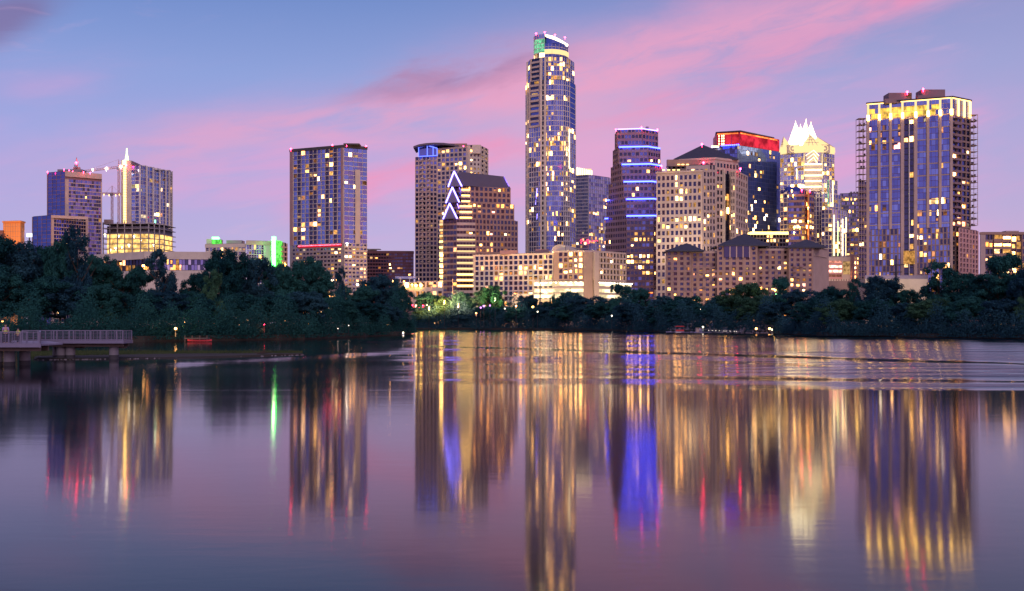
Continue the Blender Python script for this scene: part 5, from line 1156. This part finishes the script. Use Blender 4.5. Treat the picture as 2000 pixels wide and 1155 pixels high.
# far bank, back row
for px, top, w_, off, kd, lf, lb in [
  (838,572,66,22,'round','leaf_a','dark tree in front of the waterfront terrace, right of the bridge'),
  (872,578,52,16,'round','leaf_c','orange-lit tree at the foot of the gabled tower'),
  (905,574,56,22,'round','leaf_a','tree tinted by orange lamps under the gabled tower'),
  (962,560,70,16,'round','leaf_c','bright yellow-green floodlit tree before the grid hotel'),
  (1028,577,48,20,'round','leaf_b','dark low tree under the middle of the grid hotel'),
  (1076,590,60,24,'round','leaf_a','low tree below the grid hotel garage'),
  (1110,572,62,22,'round','leaf_a','tree before the corner pier of the grid hotel'),
  (1078,572,14,26,'tall','leaf_a','tiny pointed tree top before the hotel garage'),
  (1152,578,72,22,'round','leaf_b','broad tree right of the hotel corner pier'),
  (1208,558,52,24,'airy','leaf_a','palm-like loose tree at the right end of the hotel garage'),
  (1246,566,60,30,'round','leaf_a','tree at the foot of the blue-ringed tower'),
  (1292,580,66,30,'round','leaf_b','tree at the left corner of the hipped-roof hotel'),
  (1342,578,80,32,'round','leaf_a','broad tree below the left hipped pavilion'),
  (1402,578,66,34,'round','leaf_a','tree with a small green lamp before the middle pavilion'),
  (1452,556,96,26,'round','leaf_c','big domed tree before the middle hipped pavilion'),
  (1521,546,62,40,'airy','leaf_a','dark loose tree with tiny lights before the right wing of the hipped-roof hotel'),
  (1572,566,80,34,'round','leaf_b','tree below the right hipped pavilion'),
  (1626,560,90,26,'round','leaf_a','rounded tree below the pink-lit garage'),
  (1668,545,44,26,'tall','leaf_a','upright tree in front of the terrace wall'),
  (1712,543,92,22,'round','leaf_b','domed tree left of the dark utility pole'),
  (1770,566,70,28,'round','leaf_a','low tree right of the dark utility pole, below the lit podium'),
  (1834,514,100,24,'tall','leaf_a','tall tree before the right foot of the golden-crowned tower'),
  (1888,536,92,26,'round','leaf_a','tree in the dip before the brown edge apartments'),
  (1950,503,110,30,'airy','leaf_a','tall open-crowned tree before the yellow-lit corridors'),
  (1950,534,120,24,'round','leaf_a','dense tree under the open-crowned one at the right'),
  (2020,512,90,22,'round','leaf_b','tree cut by the right edge')]:
    tree(px, top, w_, RS(px)+off, lb, kd, lf, GR)
# far bank, front row
for px, top, w_, off, kd, lf, lb in [
  (826,606,56,8,'round','leaf_c','brownish lamp-lit tree over the water beside the bridge'),
  (868,598,60,8,'round','leaf_c','orange-tinted front tree under the gabled tower'),
  (914,600,66,8,'round','leaf_b','front tree with a purple lamp on its right'),
  (960,598,66,8,'round','leaf_a','dark front tree below the floodlit one'),
  (1012,600,66,8,'round','leaf_a','front tree with a pale lamp beside it, below the grid hotel'),
  (1066,600,66,9,'round','leaf_b','front tree below the dark steel pole'),
  (1122,596,72,9,'round','leaf_a','front tree below the hotel corner pier'),
  (1180,590,78,10,'round','leaf_a','front tree below the right end of the grid hotel'),
  (1238,594,76,10,'round','leaf_b','front tree below the blue-ringed tower'),
  (1290,596,70,12,'round','leaf_a','front tree left of the red pontoon boat'),
  (1342,592,80,14,'round','leaf_a','front tree above the red pontoon boat'),
  (1404,594,84,14,'round','leaf_a','front tree above the rock landing'),
  (1468,582,84,10,'round','leaf_c','paler front tree above the two orange dock lamps'),
  (1526,592,80,10,'round','leaf_b','front tree just right of the dock lamps'),
  (1580,590,84,9,'round','leaf_a','front tree below the right hipped pavilion corner'),
  (1640,584,90,8,'round','leaf_c','leafy front tree below the pink-lit garage'),
  (1704,588,90,8,'round','leaf_a','front tree left below the utility pole'),
  (1764,594,80,8,'round','leaf_b','low front tree right below the utility pole'),
  (1822,584,96,8,'round','leaf_c','lighter front tree below the tall right-hand tree'),
  (1890,580,100,8,'round','leaf_a','front tree with blue-green leaves below the brown edge apartments'),
  (1958,588,100,7,'round','leaf_b','front tree near the right edge below the open crown'),
  (2016,560,70,7,'tall','leaf_c','lighter front tree cut by the right edge')]:
    tree(px, top, w_, RS(px)+off, lb, kd, lf, GR)
# undergrowth that fills both banks down to the water
def undergrowth(tab, x0, x1, step, hpx, leaf, name):
    r = random.Random(x0); vs = []; fs = []; x = x0
    while x < x1:
        Y = shore(x, tab); n = 44
        for k in range(n):
            px = x+r.uniform(0, step); yy = shore(px, tab)+r.uniform(-1.0, 9); hh = hpx*r.uniform(.3,1)*(Y/F)*(.45+.75*abs(math.sin(px*.031+x0)+.6*math.sin(px*.083))/1.3)
            c = Vector((PX(px,yy), yy, 0)); rad = max(.9, 5*Y/F)
            for _ in range(34):
                p = c+Vector((r.gauss(0,rad*.6), r.gauss(0,rad*.5), GZ*.35+hh*r.random())); nrm = Vector((r.gauss(0,1), r.gauss(0,1)-.6, r.gauss(0,1)+.6)).normalized(); t = nrm.orthogonal().normalized(); s_ = nrm.cross(t); L = .18+.0009*Y*r.uniform(.6,1.3); o = len(vs)
                vs += [tuple(p-t*L*.5), tuple(p+s_*L*.3), tuple(p+t*L*.5), tuple(p-s_*L*.3)]; fs.append((o,o+1,o+2,o+3))
        x += step
    me = bpy.data.meshes.new(name); me.from_pydata(vs, [], fs); me.materials.append(M[leaf]); me.update()
    o = bpy.data.objects.new(name, me); C.objects.link(o); tag(o, kind='stuff')
undergrowth(LEFT, -60, 800, 11, 84, 'leaf_a', 'undergrowth')
undergrowth(RIGHT, 806, 2060, 10, 62, 'leaf_b', 'undergrowth')

# ------------------------------------------------------------------ grass island on the left
def island():
    pts = [(50,704.2),(110,703.6),(200,702.6),(300,701.2),(400,699.6),(480,697.2),(550,694.6),(600,692.6),(598,691.8),(540,690.5),(470,689.6),(380,689.2),(260,689.6),(150,691.5),(60,696)]
    w_ = [(PX(x, CH*F/(y-H0)), CH*F/(y-H0)) for x, y in pts]; m = MB(); n = len(w_)
    c = (sum(p[0] for p in w_)/n, sum(p[1] for p in w_)/n)
    inn = [(c[0]+(x-c[0])*.97, c[1]+(y-c[1])*.86, .16+R.uniform(-.03,.05)) for x, y in w_]
    m.add([(x,y,-.25) for x,y in w_]+inn+[(c[0],c[1],.25)], [(i,(i+1)%n,n+(i+1)%n,n+i) for i in range(n)]+[(n+i,n+(i+1)%n,2*n) for i in range(n)])
    tag(m.build('island', 'soil'), kind='structure')
    r = random.Random(4); vs = []; fs = []
    for _ in range(24000):
        t = r.random()**.8; px = 55+t*535; yb = 690.0+(r.random()**1.3)*(9.5-7.2*t); Y = CH*F/(yb-H0); 
        h = r.uniform(.14,.42)*(1 if r.random() < .93 else 2.2)*(1-.5*t); a = r.uniform(0,3.14); w0 = r.uniform(.02,.05); x = PX(px,Y); dx, dy = math.cos(a)*w0, math.sin(a)*w0; o = len(vs); lx = r.uniform(-.12,.12)
        vs += [(x-dx,Y-dy,.1), (x+dx,Y+dy,.1), (x+lx,Y+r.uniform(-.08,.08),.12+h)]; fs.append((o,o+1,o+2))
    me = bpy.data.meshes.new('grass'); me.from_pydata(vs, [], fs); me.materials.append(M['grass_blade']); me.update()
    o = bpy.data.objects.new('grass', me); C.objects.link(o); tag(o, kind='stuff')
    vs = MB()
    for _ in range(150):
        t = r.random(); px = 70+t*525; yb = 703.6-9.5*t**1.4-r.uniform(-.3,.6); Y = CH*F/(yb-H0); vs.ball((PX(px,Y), Y, .02), r.uniform(.03,.10), 6, 4, sz=.6)
    tag(vs.build('pebbles', 'rock'), kind='stuff')
    k = MB(); Y = 119
    for i in range(7): a = Vector((PX(508+r.uniform(-6,6),Y), Y, .25)); k.tube(a, a+Vector((r.uniform(-1.2,1.6), r.uniform(-.5,.5), r.uniform(.1,.5))), .07, .02, 5)
    tag(k.build('driftwood', 'bark'), 'dark tangle of driftwood lying on the grass island', 'driftwood')
island()

# ------------------------------------------------------------------ boardwalk and the people on it
def boardwalk():
    Yf, Yn = 105., 88.; z = 1.98
    xb, xe = PX(78,Yf), PX(241,Yf); xn = PX(78.5,Yn)
    o = (xb, Yf, 0); root = empty('boardwalk', o, 'pale metal-railed boardwalk on round concrete piles at the left', 'boardwalk')
    m = MB(); m.box(xb-3, Yf, z-.14, xe, Yf+2.4, z); m.box(-70, Yn, z-.14, xn, Yn+4.4, z); m.prism([(xn-3.2,Yn+4.4),(xn,Yn+4.4),(xb+1,Yf),(xb-3,Yf)], z-.15, z-.01); m.build('deck', 'deck_board', root, o)
    m = MB(); m.box(xb-.5, Yf-.12, z-.28, xe+.1, Yf-.01, z+.05); m.box(-70, Yn-.12, z-.28, xn+.1, Yn-.01, z+.05); m.box(xe, Yf, z-.28, xe+.1, Yf+2.4, z+.05); m.build('fascia', 'rail_metal', root, o)
    m = MB()
    for x0, x1, y in ((xb-1, xe-.2, Yf), (-70, xn-.2, Yn)):
        for dy in (.4, 1.9): m.box(x0, y+dy, z-.62, x1, y+dy+.25, z-.16)
    m.build('beam', 'timber', root, o)
    def rail(A, B_, step=1.75):
        L = math.dist(A, B_); n = max(1, round(L/step)); tr = MB(); tr.obox(A, B_, 0, L, -.06, .06, z+1.02, z+1.09); tr.build('handrail', 'rail_metal', root, o)
        c = MB()
        for k in range(6): c.obox(A, B_, 0, L, -.01, .01, z+.16+k*.145, z+.178+k*.145)
        nb = int(L/.6)
        for k in range(nb): q = k*L/nb; c.obox(A, B_, q, q+.025, -.03, .03, z+.05, z+1.0)
        c.obox(A, B_, 0, L, -.03, .03, z+.07, z+.11); c.build('railing_panel', 'rail_metal', root, o)
        for k in range(n+1):
            q = min(L-.08, k*L/n); p = MB(); p.obox(A, B_, q, q+.09, -.05, .05, z-.3, z+1.05); p.build('rail_post', 'rail_metal', root, o)
    rail((xb, Yf-.06), (xe, Yf-.06)); rail((xe, Yf), (xe, Yf+2.3)); rail((xb-3, Yf+2.3), (xe, Yf+2.3)); rail((-62, Yn-.06), (xn, Yn-.06)); rail((xn, Yn), (xb, Yf)); rail((-62, Yn+4.3), (xn-3.2, Yn+4.3))
    for px, Y in ((120,Yf+1.2),(137.5,Yf+1.2),(222.5,Yf+1.2),(18,Yn+2),(48.5,Yn+3.4),(-6,Yn+2),(-40,Yn+2),(112,Yf+2.6)):
        m = MB(); x = PX(px,Y); m.tube((x,Y,-1.5), (x,Y,z-.63), .47, n=18); m.build('pile', 'concrete_grey', root, o)
        m = MB(); m.tube((x,Y,-1.4), (x,Y,.42+R.uniform(-.05,.05)), .478, n=18); m.build('wet_pile_base', 'roof_dark', root, o)
    for x0, x1, y in ((PX(110,Yf), PX(150,Yf), Yf+.7), (PX(212,Yf), PX(233,Yf), Yf+.7)): m = MB(); m.box(x0, y+.6, z-.8, x1, y+1.5, z-.64); m.build('pile_cap', 'timber', root, o)
    return z
deck_z = boardwalk()
def skin(name, pts, edges, radii, m, parent=None, loc=(0,0,0), sub=1):
    me = bpy.data.meshes.new(name); me.from_pydata(pts, edges, []); ob = bpy.data.objects.new(name, me); C.objects.link(ob)
    md = ob.modifiers.new('skin', 'SKIN'); md.use_smooth_shade = True
    for i, r_ in enumerate(radii): me.skin_vertices[0].data[i].radius = (r_, r_) if not isinstance(r_, tuple) else r_
    me.skin_vertices[0].data[0].use_root = True
    ob.modifiers.new('sub', 'SUBSURF').levels = sub; ob.modifiers['sub'].render_levels = sub
    me.materials.append(M[m])
    if parent: ob.parent = parent
    else: ob.location = loc
    return ob
def person(loc, rot, label, top, bottom, hgt=1.72, band=None):
    root = empty('person', loc, label, 'person'); root.rotation_euler.z = rot; root.scale = (hgt/1.72,)*3
    P = [(0,0,.95)]; E = []; Rr = [.13]
    def add(p, r_, a): P.append(p); Rr.append(r_); E.append((a, len(P)-1)); return len(P)-1
    sp = add((0,.01,1.12), .125, 0); ch = add((0,.0,1.32), (.165,.12), sp); nk = add((0,0,1.46), .055, ch); hd = add((0,-.02,1.56), (.075,.09), nk); hd2 = add((0,-.01,1.66), (.075,.085), hd); add((0,-.10,1.585), .016, hd)
    for s in (-1, 1):
        add((s*.083,-.01,1.60), .014, hd)
        a = add((s*.19,0,1.40), .06, ch); e = add((s*.25,-.02,1.13), .045, a); w_ = add((s*.19,-.27,1.06), .032, e); pm = add((s*.17,-.35,1.055), (.04,.018), w_)
        for k, (dx, ln) in enumerate(((-.03,.07),(-.01,.085),(.01,.08),(.03,.065))): f = add((s*.17+dx,-.35-ln*.6,1.05), .010, pm); add((s*.17+dx,-.35-ln,1.02), .009, f)
        add((s*.17-s*.055,-.37,1.045), .011, pm)
        h = add((s*.10,0,.86), .10, 0); k = add((s*.11,-.02,.48), .062, h); an = add((s*.11,.02,.09), .042, k); add((s*.11,-.14,.04), .035, an)
    skin('body', P, E, Rr, 'skin', root)
    tp = [(0,.01,.93),(0,.01,1.13),(0,0,1.33),(0,0,1.44)]; te = [(0,1),(1,2),(2,3)]; tr = [(.155,.13),(.15,.135),(.185,.14),(.085,.08)]
    for s in (-1, 1): tp += [(s*.195,0,1.40),(s*.25,-.02,1.15)]; te += [(2,len(tp)-2),(len(tp)-2,len(tp)-1)]; tr += [.075,.06]
    skin('shirt', tp, te, tr, top, root)
    bp = [(0,0,.96),(.1,0,.85),(.11,-.02,.48),(.11,.02,.12),(-.1,0,.85),(-.11,-.02,.48),(-.11,.02,.12)]; skin('trousers', bp, [(0,1),(1,2),(2,3),(0,4),(4,5),(5,6)], [.15,.115,.078,.06,.115,.078,.06], bottom, root)
    m = MB(); m.ball((0,.012,1.655), .098, 10, 7, sx=.92, sz=1.0); m.build('hair', 'hair', root, smooth=True)
    m = MB()
    for s in (-1, 1): m.ball((s*.032,-.098,1.605), .012, 6, 4)
    m.box(-.025,-.103,1.535,.025,-.095,1.543); m.build('face_detail', 'dark_cloth', root)
    if band: m = MB(); m.tube((0,.005,1.06), (0,.005,1.16), .175, n=14); m.build('reflective_band', band, root)
    return root
person((PX(11,90.2), 90.2, deck_z), .5, 'person in a pale purple top leaning on the boardwalk railing', 'purple_cloth', 'dark_cloth', 1.76, 'vest_cloth')
person((PX(35.5,89.9), 89.9, deck_z), -.3, 'shorter person in a yellow-green vest behind the boardwalk railing', 'vest_cloth', 'dark_cloth', 1.38)

# ------------------------------------------------------------------ things along the shores
def lamp(px, py, Y, label, m='lamp_white', r=.2, power=0, col=(1,.8,.5), post=True, name='lamp_post', cat='lamp', grp=None):
    X = PX(px,Y); z = PZ(py,Y); zb = GZ-.1 if z > GZ+.5 else -.4
    o = (X, Y, zb); root = empty(name, o, label, cat, grp); b = MB(); b.ball((X,Y,z), r, 8, 6); b.build('bulb', m, root, o)
    p = MB(); p.tube((X,Y,zb), (X,Y,z-r*.8), .07+r*.12, .05+r*.08, 6); p.build('post', 'dark_metal', root, o)
    c = MB(); c.tube((X,Y,z+r*.75), (X,Y,z+r*1.3), r*.9, r*.25, 8); c.build('cap', 'dark_metal', root, o)
    if power: uplight('lamp_light', (X, Y-r-.8, z-1.5), col, power)
lamp(343, 642, 203, 'orange lamp glowing above the dark water on the left bank', 'lamp_orange', .28, 900, (1,.5,.15))
lamp(360, 630, 220, 'lamp lighting the leaves yellow-green above the red canoe', 'lamp_gold', .12, 700, (.85,1,.3))
lamp(5, 628, 196, 'faint orange lamp among the leaves behind the first person', 'lamp_orange', .16, 300, (1,.5,.15))
lamp(660, 642, 259, 'lower left one of two white lamps under the left bank trees', 'lamp_soft', .13)
lamp(681, 636, 268, 'upper right one of two white lamps under the left bank trees', 'lamp_soft', .14)
lamp(516, 634, 228, 'dull red lamp behind the trunks midway along the left bank', 'beacon_red', .07, 500, (1,.12,.05))
lamp(868, 588, 606, 'orange street lamp under the gabled tower trees', 'lamp_orange', .5, 300000, (1,.42,.10)); lamp(838, 600, 612, 'orange street lamp right of the bridge', 'lamp_orange', .4, 140000, (1,.42,.1))
lamp(895, 594, 598, 'pinkish street lamp below the tree tinted orange', 'lamp_orange', .35, 160000, (1,.4,.2))
lamp(967, 583, 594, 'bright yellow-green floodlight in the floodlit tree', 'spire_green', .5, 60000, (.95,1,.34))
lamp(945, 598, 590, 'left one of three purple lamps at the waterfront', 'lamp_purple', .55, 1500, (.8,.25,1)); lamp(939, 601, 590, 'lowest one of three purple lamps at the waterfront', 'lamp_purple', .45); lamp(957, 597, 590, 'right one of three purple lamps at the waterfront', 'lamp_purple', .4)
lamp(1008, 598, 575, 'warm peach lamp left of the pale yellow one below the grid hotel', 'lamp_orange', .5, 5000, (1,.7,.4)); lamp(1041, 600, 570, 'pale yellow lamp below the grid hotel trees', 'lamp_gold', .6, 7000, (1,.9,.5))
lamp(930, 612, 588, 'reddish lamp low over the water under the gabled tower', 'lamp_orange', .4, 2500, (1,.4,.2)); lamp(1355.5, 604, 416, 'left white lamp of the pair above the rock landing', 'lamp_white', .22); lamp(1368, 604, 416, 'right white lamp of the pair above the rock landing', 'lamp_white', .22)
lamp(1362, 609.5, 410, 'reddish lamp under the white pair above the rock landing', 'lamp_orange', .2, 900, (1,.45,.3)); lamp(1394, 586, 425, 'orange-red lamp at the garden before the middle pavilion', 'lamp_orange', .6, 6000, (1,.4,.25)); lamp(1411, 581, 420, 'small green lamp in the garden trees', 'lamp_green', .45, 4000, (.1,1,.3))
lamp(1427, 568, 430, 'orange lamp beside the small green lamp', 'lamp_orange', .6, 5000, (1,.5,.25)); lamp(1514, 567, 380, 'warm lamp inside the dark loose tree', 'lamp_gold', .35, 1500, (1,.7,.3)); lamp(1195, 617, 470, 'tiny white lamp low on the far bank', 'lamp_white', .25)
lamp(1477, 642, 345, 'left one of two orange dock lamps', 'lamp_orange', .38, 500, (1,.45,.15)); lamp(1503, 642, 339, 'right one of two orange dock lamps', 'lamp_orange', .38, 500, (1,.45,.15)); lamp(1508, 644, 338, 'small white lamp right beside the dock lamps', 'lamp_white', .18)
lamp(986, 603, 588, 'tiny white path lamp left of the peach lamp', 'lamp_white', .25); lamp(1050, 609, 560, 'tiny white path lamp right below the pale yellow one', 'lamp_white', .25)

def pole(px, yt, Y, label, arms=True, m='dark_metal', r=.35, head=False):
    X = PX(px,Y); zt = PZ(yt,Y); o = (X,Y,GZ); root = empty('utility_pole' if not head else 'light_pole', o, label, 'pole')
    p = MB(); p.tube((X,Y,GZ-.1), (X,Y,zt), r, r*.6, 8); p.build('shaft', m, root, o)
    if arms:
        for k, (dz, w_) in enumerate(((3.,2.6),(5.2,1.8))): a = MB(); a.tube((X-w_,Y,zt-dz), (X+w_,Y,zt-dz+.25), .13, n=5); a.tube((X-w_*.5,Y,zt-dz+.1), (X,Y,zt-dz-1.2), .07, n=4); a.build('cross_arm', m, root, o)
    if head: h = MB(); h.box(X-1.4,Y-.4,zt-.2,X+1.4,Y+.4,zt+1.6); h.build('floodlight_head', 'concrete_grey', root, o)
pole(1750, 499, 300, 'dark utility pole with cross arms before the lit podium', r=.42); pole(1055, 546, 610, 'dark slim steel pole before the grid hotel', False, r=.5); pole(842, 556, 640, 'thin reddish light pole with a box head before the waterfront terrace', False, 'granite_brown', .22, True); pole(884, 545, 640, 'thin grey pole at the left side of the gabled tower', False, 'concrete', .25)

# the landing on the far bank: rocks, boats, lockers
def landing():
    r = random.Random(9); k = MB()
    for _ in range(420):
        px = r.choice([r.uniform(1396,1512), r.uniform(1306,1345)]) if r.random() < .9 else r.uniform(1345,1396); Y = RS(px)-1.2+r.uniform(0,3.2); q = (Y-RS(px)+1.2)/3.2; z = .05+q*1.9+(1.2 if px > 1440 else .2)*q; s_ = r.uniform(.25,.62); o = len(k.v)
        k.ball((PX(px,Y), Y, z), s_, 6, 4, sz=.75)
        for i in range(o, len(k.v)): x, y, zz = k.v[i]; k.v[i] = (x+r.uniform(-.12,.12), y+r.uniform(-.1,.1), zz+r.uniform(-.1,.1))
    tag(k.build('rubble', 'rock'), kind='stuff')
    # red roofed pontoon boat
    Y = RS(1328)-4; x0, x1 = PX(1319,Y), PX(1337,Y); o = ((x0+x1)/2, Y, 0); b = empty('pontoon_boat', o, 'small pontoon boat with a red canopy at the rock landing', 'boat')
    m = MB()
    for dy in (0, 1.6): m.tube((x0,Y+dy,.15), (x1,Y+dy,.15), .32, n=8); m.tube((x1,Y+dy,.15), (x1+.7,Y+dy,.3), .32, .08, 8)
    m.build('pontoon', 'steel', b, o); m = MB(); m.box(x0,Y-.2,.5,x1,Y+1.8,.62); m.build('deck', 'deck_board', b, o); m = MB(); m.box(x0+.2,Y-.15,.63,x1-.2,Y-.05,1.3); m.build('side_panel', 'red_paint', b, o)
    for x in (x0+.2, x1-.2):
        for dy in (0, 1.6): m = MB(); m.tube((x,Y+dy,.6), (x,Y+dy,2.5), .05, n=5); m.build('canopy_post', 'steel', b, o)
    m = MB(); m.prism([(x0-.2,Y-.4),(x1+.2,Y-.4),(x1+.2,Y+2),(x0-.2,Y+2)], 2.5, 2.6); m.prism([(x0+.3,Y+.1),(x1-.3,Y+.1),(x1-.3,Y+1.5),(x0+.3,Y+1.5)], 2.61, 2.8); m.build('canopy', 'red_paint', b, o)
    # tall locker cabins
    for px, mt, lb in ((1345.5,'plastic_blue','left bluish locker cabin right of the pontoon boat'),(1352,'plastic_tan','brownish locker cabin in the left pair'),(1388,'plastic_blue','left bluish locker cabin above the rocks'),(1394,'kayak_paint','right pale locker cabin above the rocks')):
        Y = RS(px)+2.5; x = PX(px,Y); o = (x,Y,GZ); c = empty('locker_cabin', o, lb, 'cabin', 'locker cabins at the landing'); m = MB(); m.box(x-.62,Y,GZ-.05,x+.62,Y+1.3,GZ+2.45); m.build('body', mt, c, o); m = MB(); m.prism([(x-.68,Y-.06),(x+.68,Y-.06),(x+.68,Y+1.36),(x-.68,Y+1.36)], GZ+2.46, GZ+2.62); m.build('roof', 'white_cloth', c, o); m = MB(); m.box(x-.45,Y-.05,GZ+.1,x+.45,Y-.005,GZ+2.2); m.build('door', 'concrete_grey', c, o)
    # kayaks drawn up along the landing
    def kayak(px, Y, z, L, mt, lb, rot):
        o = (PX(px,Y), Y, z); t = empty('kayak', o, lb, 'kayak', 'kayaks at the landing'); t.rotation_euler.z = rot; m = MB(); n = 9; ring = []
        for i in range(n+1):
            q = i/n*2-1; w_ = .36*(1-abs(q)**2.4)+.02; h_ = .05+.12*abs(q)**3; ring.append([(q*L/2, -w_, .22+h_), (q*L/2, 0, .30+h_), (q*L/2, w_, .22+h_), (q*L/2, 0, .0+h_*.8)])
        vs = [p for g in ring for p in g]; m.add(vs, [(4*i+k, 4*i+4+k, 4*i+4+(k+1)%4, 4*i+(k+1)%4) for i in range(n) for k in range(4)]+[(0,1,2,3),(4*n+3,4*n+2,4*n+1,4*n)]); m.build('hull', mt, t); m = MB(); m.ball((0,0,.30), .42, 10, 4, sx=1.3, sy=.5, sz=.12); m.build('cockpit', 'dark_cloth', t)
    for i, (px, lb) in enumerate(((1311,'leftmost kayak, pale purple, on the landing'),(1317,'pale purple kayak under the left end of the red canopy'),(1340,'pale purple kayak under the left locker pair'),(1357,'kayak lying right of the left locker pair'),(1366,'kayak just left of the pale dock lamp'),(1380,'rightmost kayak, below the right locker pair'))): kayak(px, RS(px)-3.2-(i%2)*.6, .02+.1*(i%2), 4.2, 'kayak_paint', lb, R.uniform(-.4,.4))
    lamp(1373, 639, 362, 'bright pale lamp in the middle of the rock landing', 'lamp_white', .28, 500, (.9,1,.8))
    x0, x1 = 1360, 1378; Y = RS(1369)-1; o = (PX(1369,Y), Y, 0); d = empty('boat_shed', o, 'tiny pale olive shed beside the bright landing lamp', 'shed'); m = MB(); m.box(PX(x0,Y),Y,.3,PX(x1,Y),Y+2.4,2.2); m.build('wall', 'stone_tan', d, o); m = MB(); m.prism([(PX(x0,Y)-.2,Y-.3),(PX(x1,Y)+.2,Y-.3),(PX(x1,Y)+.2,Y+2.7),(PX(x0,Y)-.2,Y+2.7)], 2.21, 2.36); m.build('roof', 'leaf_c', d, o); m = MB(); m.box(PX(1366,Y),Y-.06,.35,PX(1371,Y),Y-.005,1.9); m.build('door', 'kayak_paint', d, o)
    for i, px in enumerate((1384,1391,1398,1405,1414,1418,1426,1434,1438)): 
        Y = RS(px)-2.2; lamp(px, 645.6+i*.25, Y, 'tiny white lamp in the row at the waterline of the rock landing', 'lamp_soft', .11, name='dock_light', grp='row of dock lights')
    # red canoe on the left bank
    Y = 206; o = (PX(390,Y), Y, 0); t = empty('canoe', o, 'red canoe moored under the overhanging trees on the left bank', 'canoe'); m = MB(); n = 10; vs = []
    for i in range(n+1):
        q = i/n*2-1; w_ = .48*(1-abs(q)**2.2)+.015; h_ = .14*abs(q)**3; vs += [(o[0]+q*2.5,Y-w_,.42+h_), (o[0]+q*2.5,Y-w_*.8,.1+h_*.5), (o[0]+q*2.5,Y+w_*.8,.1+h_*.5), (o[0]+q*2.5,Y+w_,.42+h_)]
    m.add(vs, [(4*i+k, 4*i+4+k, 4*i+5+k, 4*i+1+k) for i in range(n) for k in range(3)]); m.build('hull', 'red_paint', t, o)
    for dx in (-1,1): m = MB(); m.box(o[0]+dx-.12,Y-.4,.36,o[0]+dx+.12,Y+.4,.4); m.build('seat', 'timber', t, o)
    Y = 207; o = (PX(378,Y), Y, 0); t = empty('jetty', o, 'low dark wooden jetty beside the red canoe', 'jetty'); m = MB(); m.box(PX(360,Y),Y,.62,PX(405,Y),Y+2,.8); m.build('deck', 'timber', t, o)
    for px in (361,375,390,404): m = MB(); m.tube((PX(px,Y),Y+.1,-.6), (PX(px,Y),Y+.1,1.3), .1, n=6); m.build('post', 'timber', t, o)
    # a white buoy at the point of the left bank
    Y = 318; o = (PX(787,Y), Y, 0); t = empty('buoy', o, 'small white lit buoy at the point of the left bank', 'buoy'); m = MB(); m.ball((o[0],Y,.25), .45, 10, 6); m.build('float', 'white_cloth', t, o); m = MB(); m.ball((o[0]+.1,Y-.1,.85), .2, 8, 5); m.build('light', 'lamp_white', t, o)
landing()
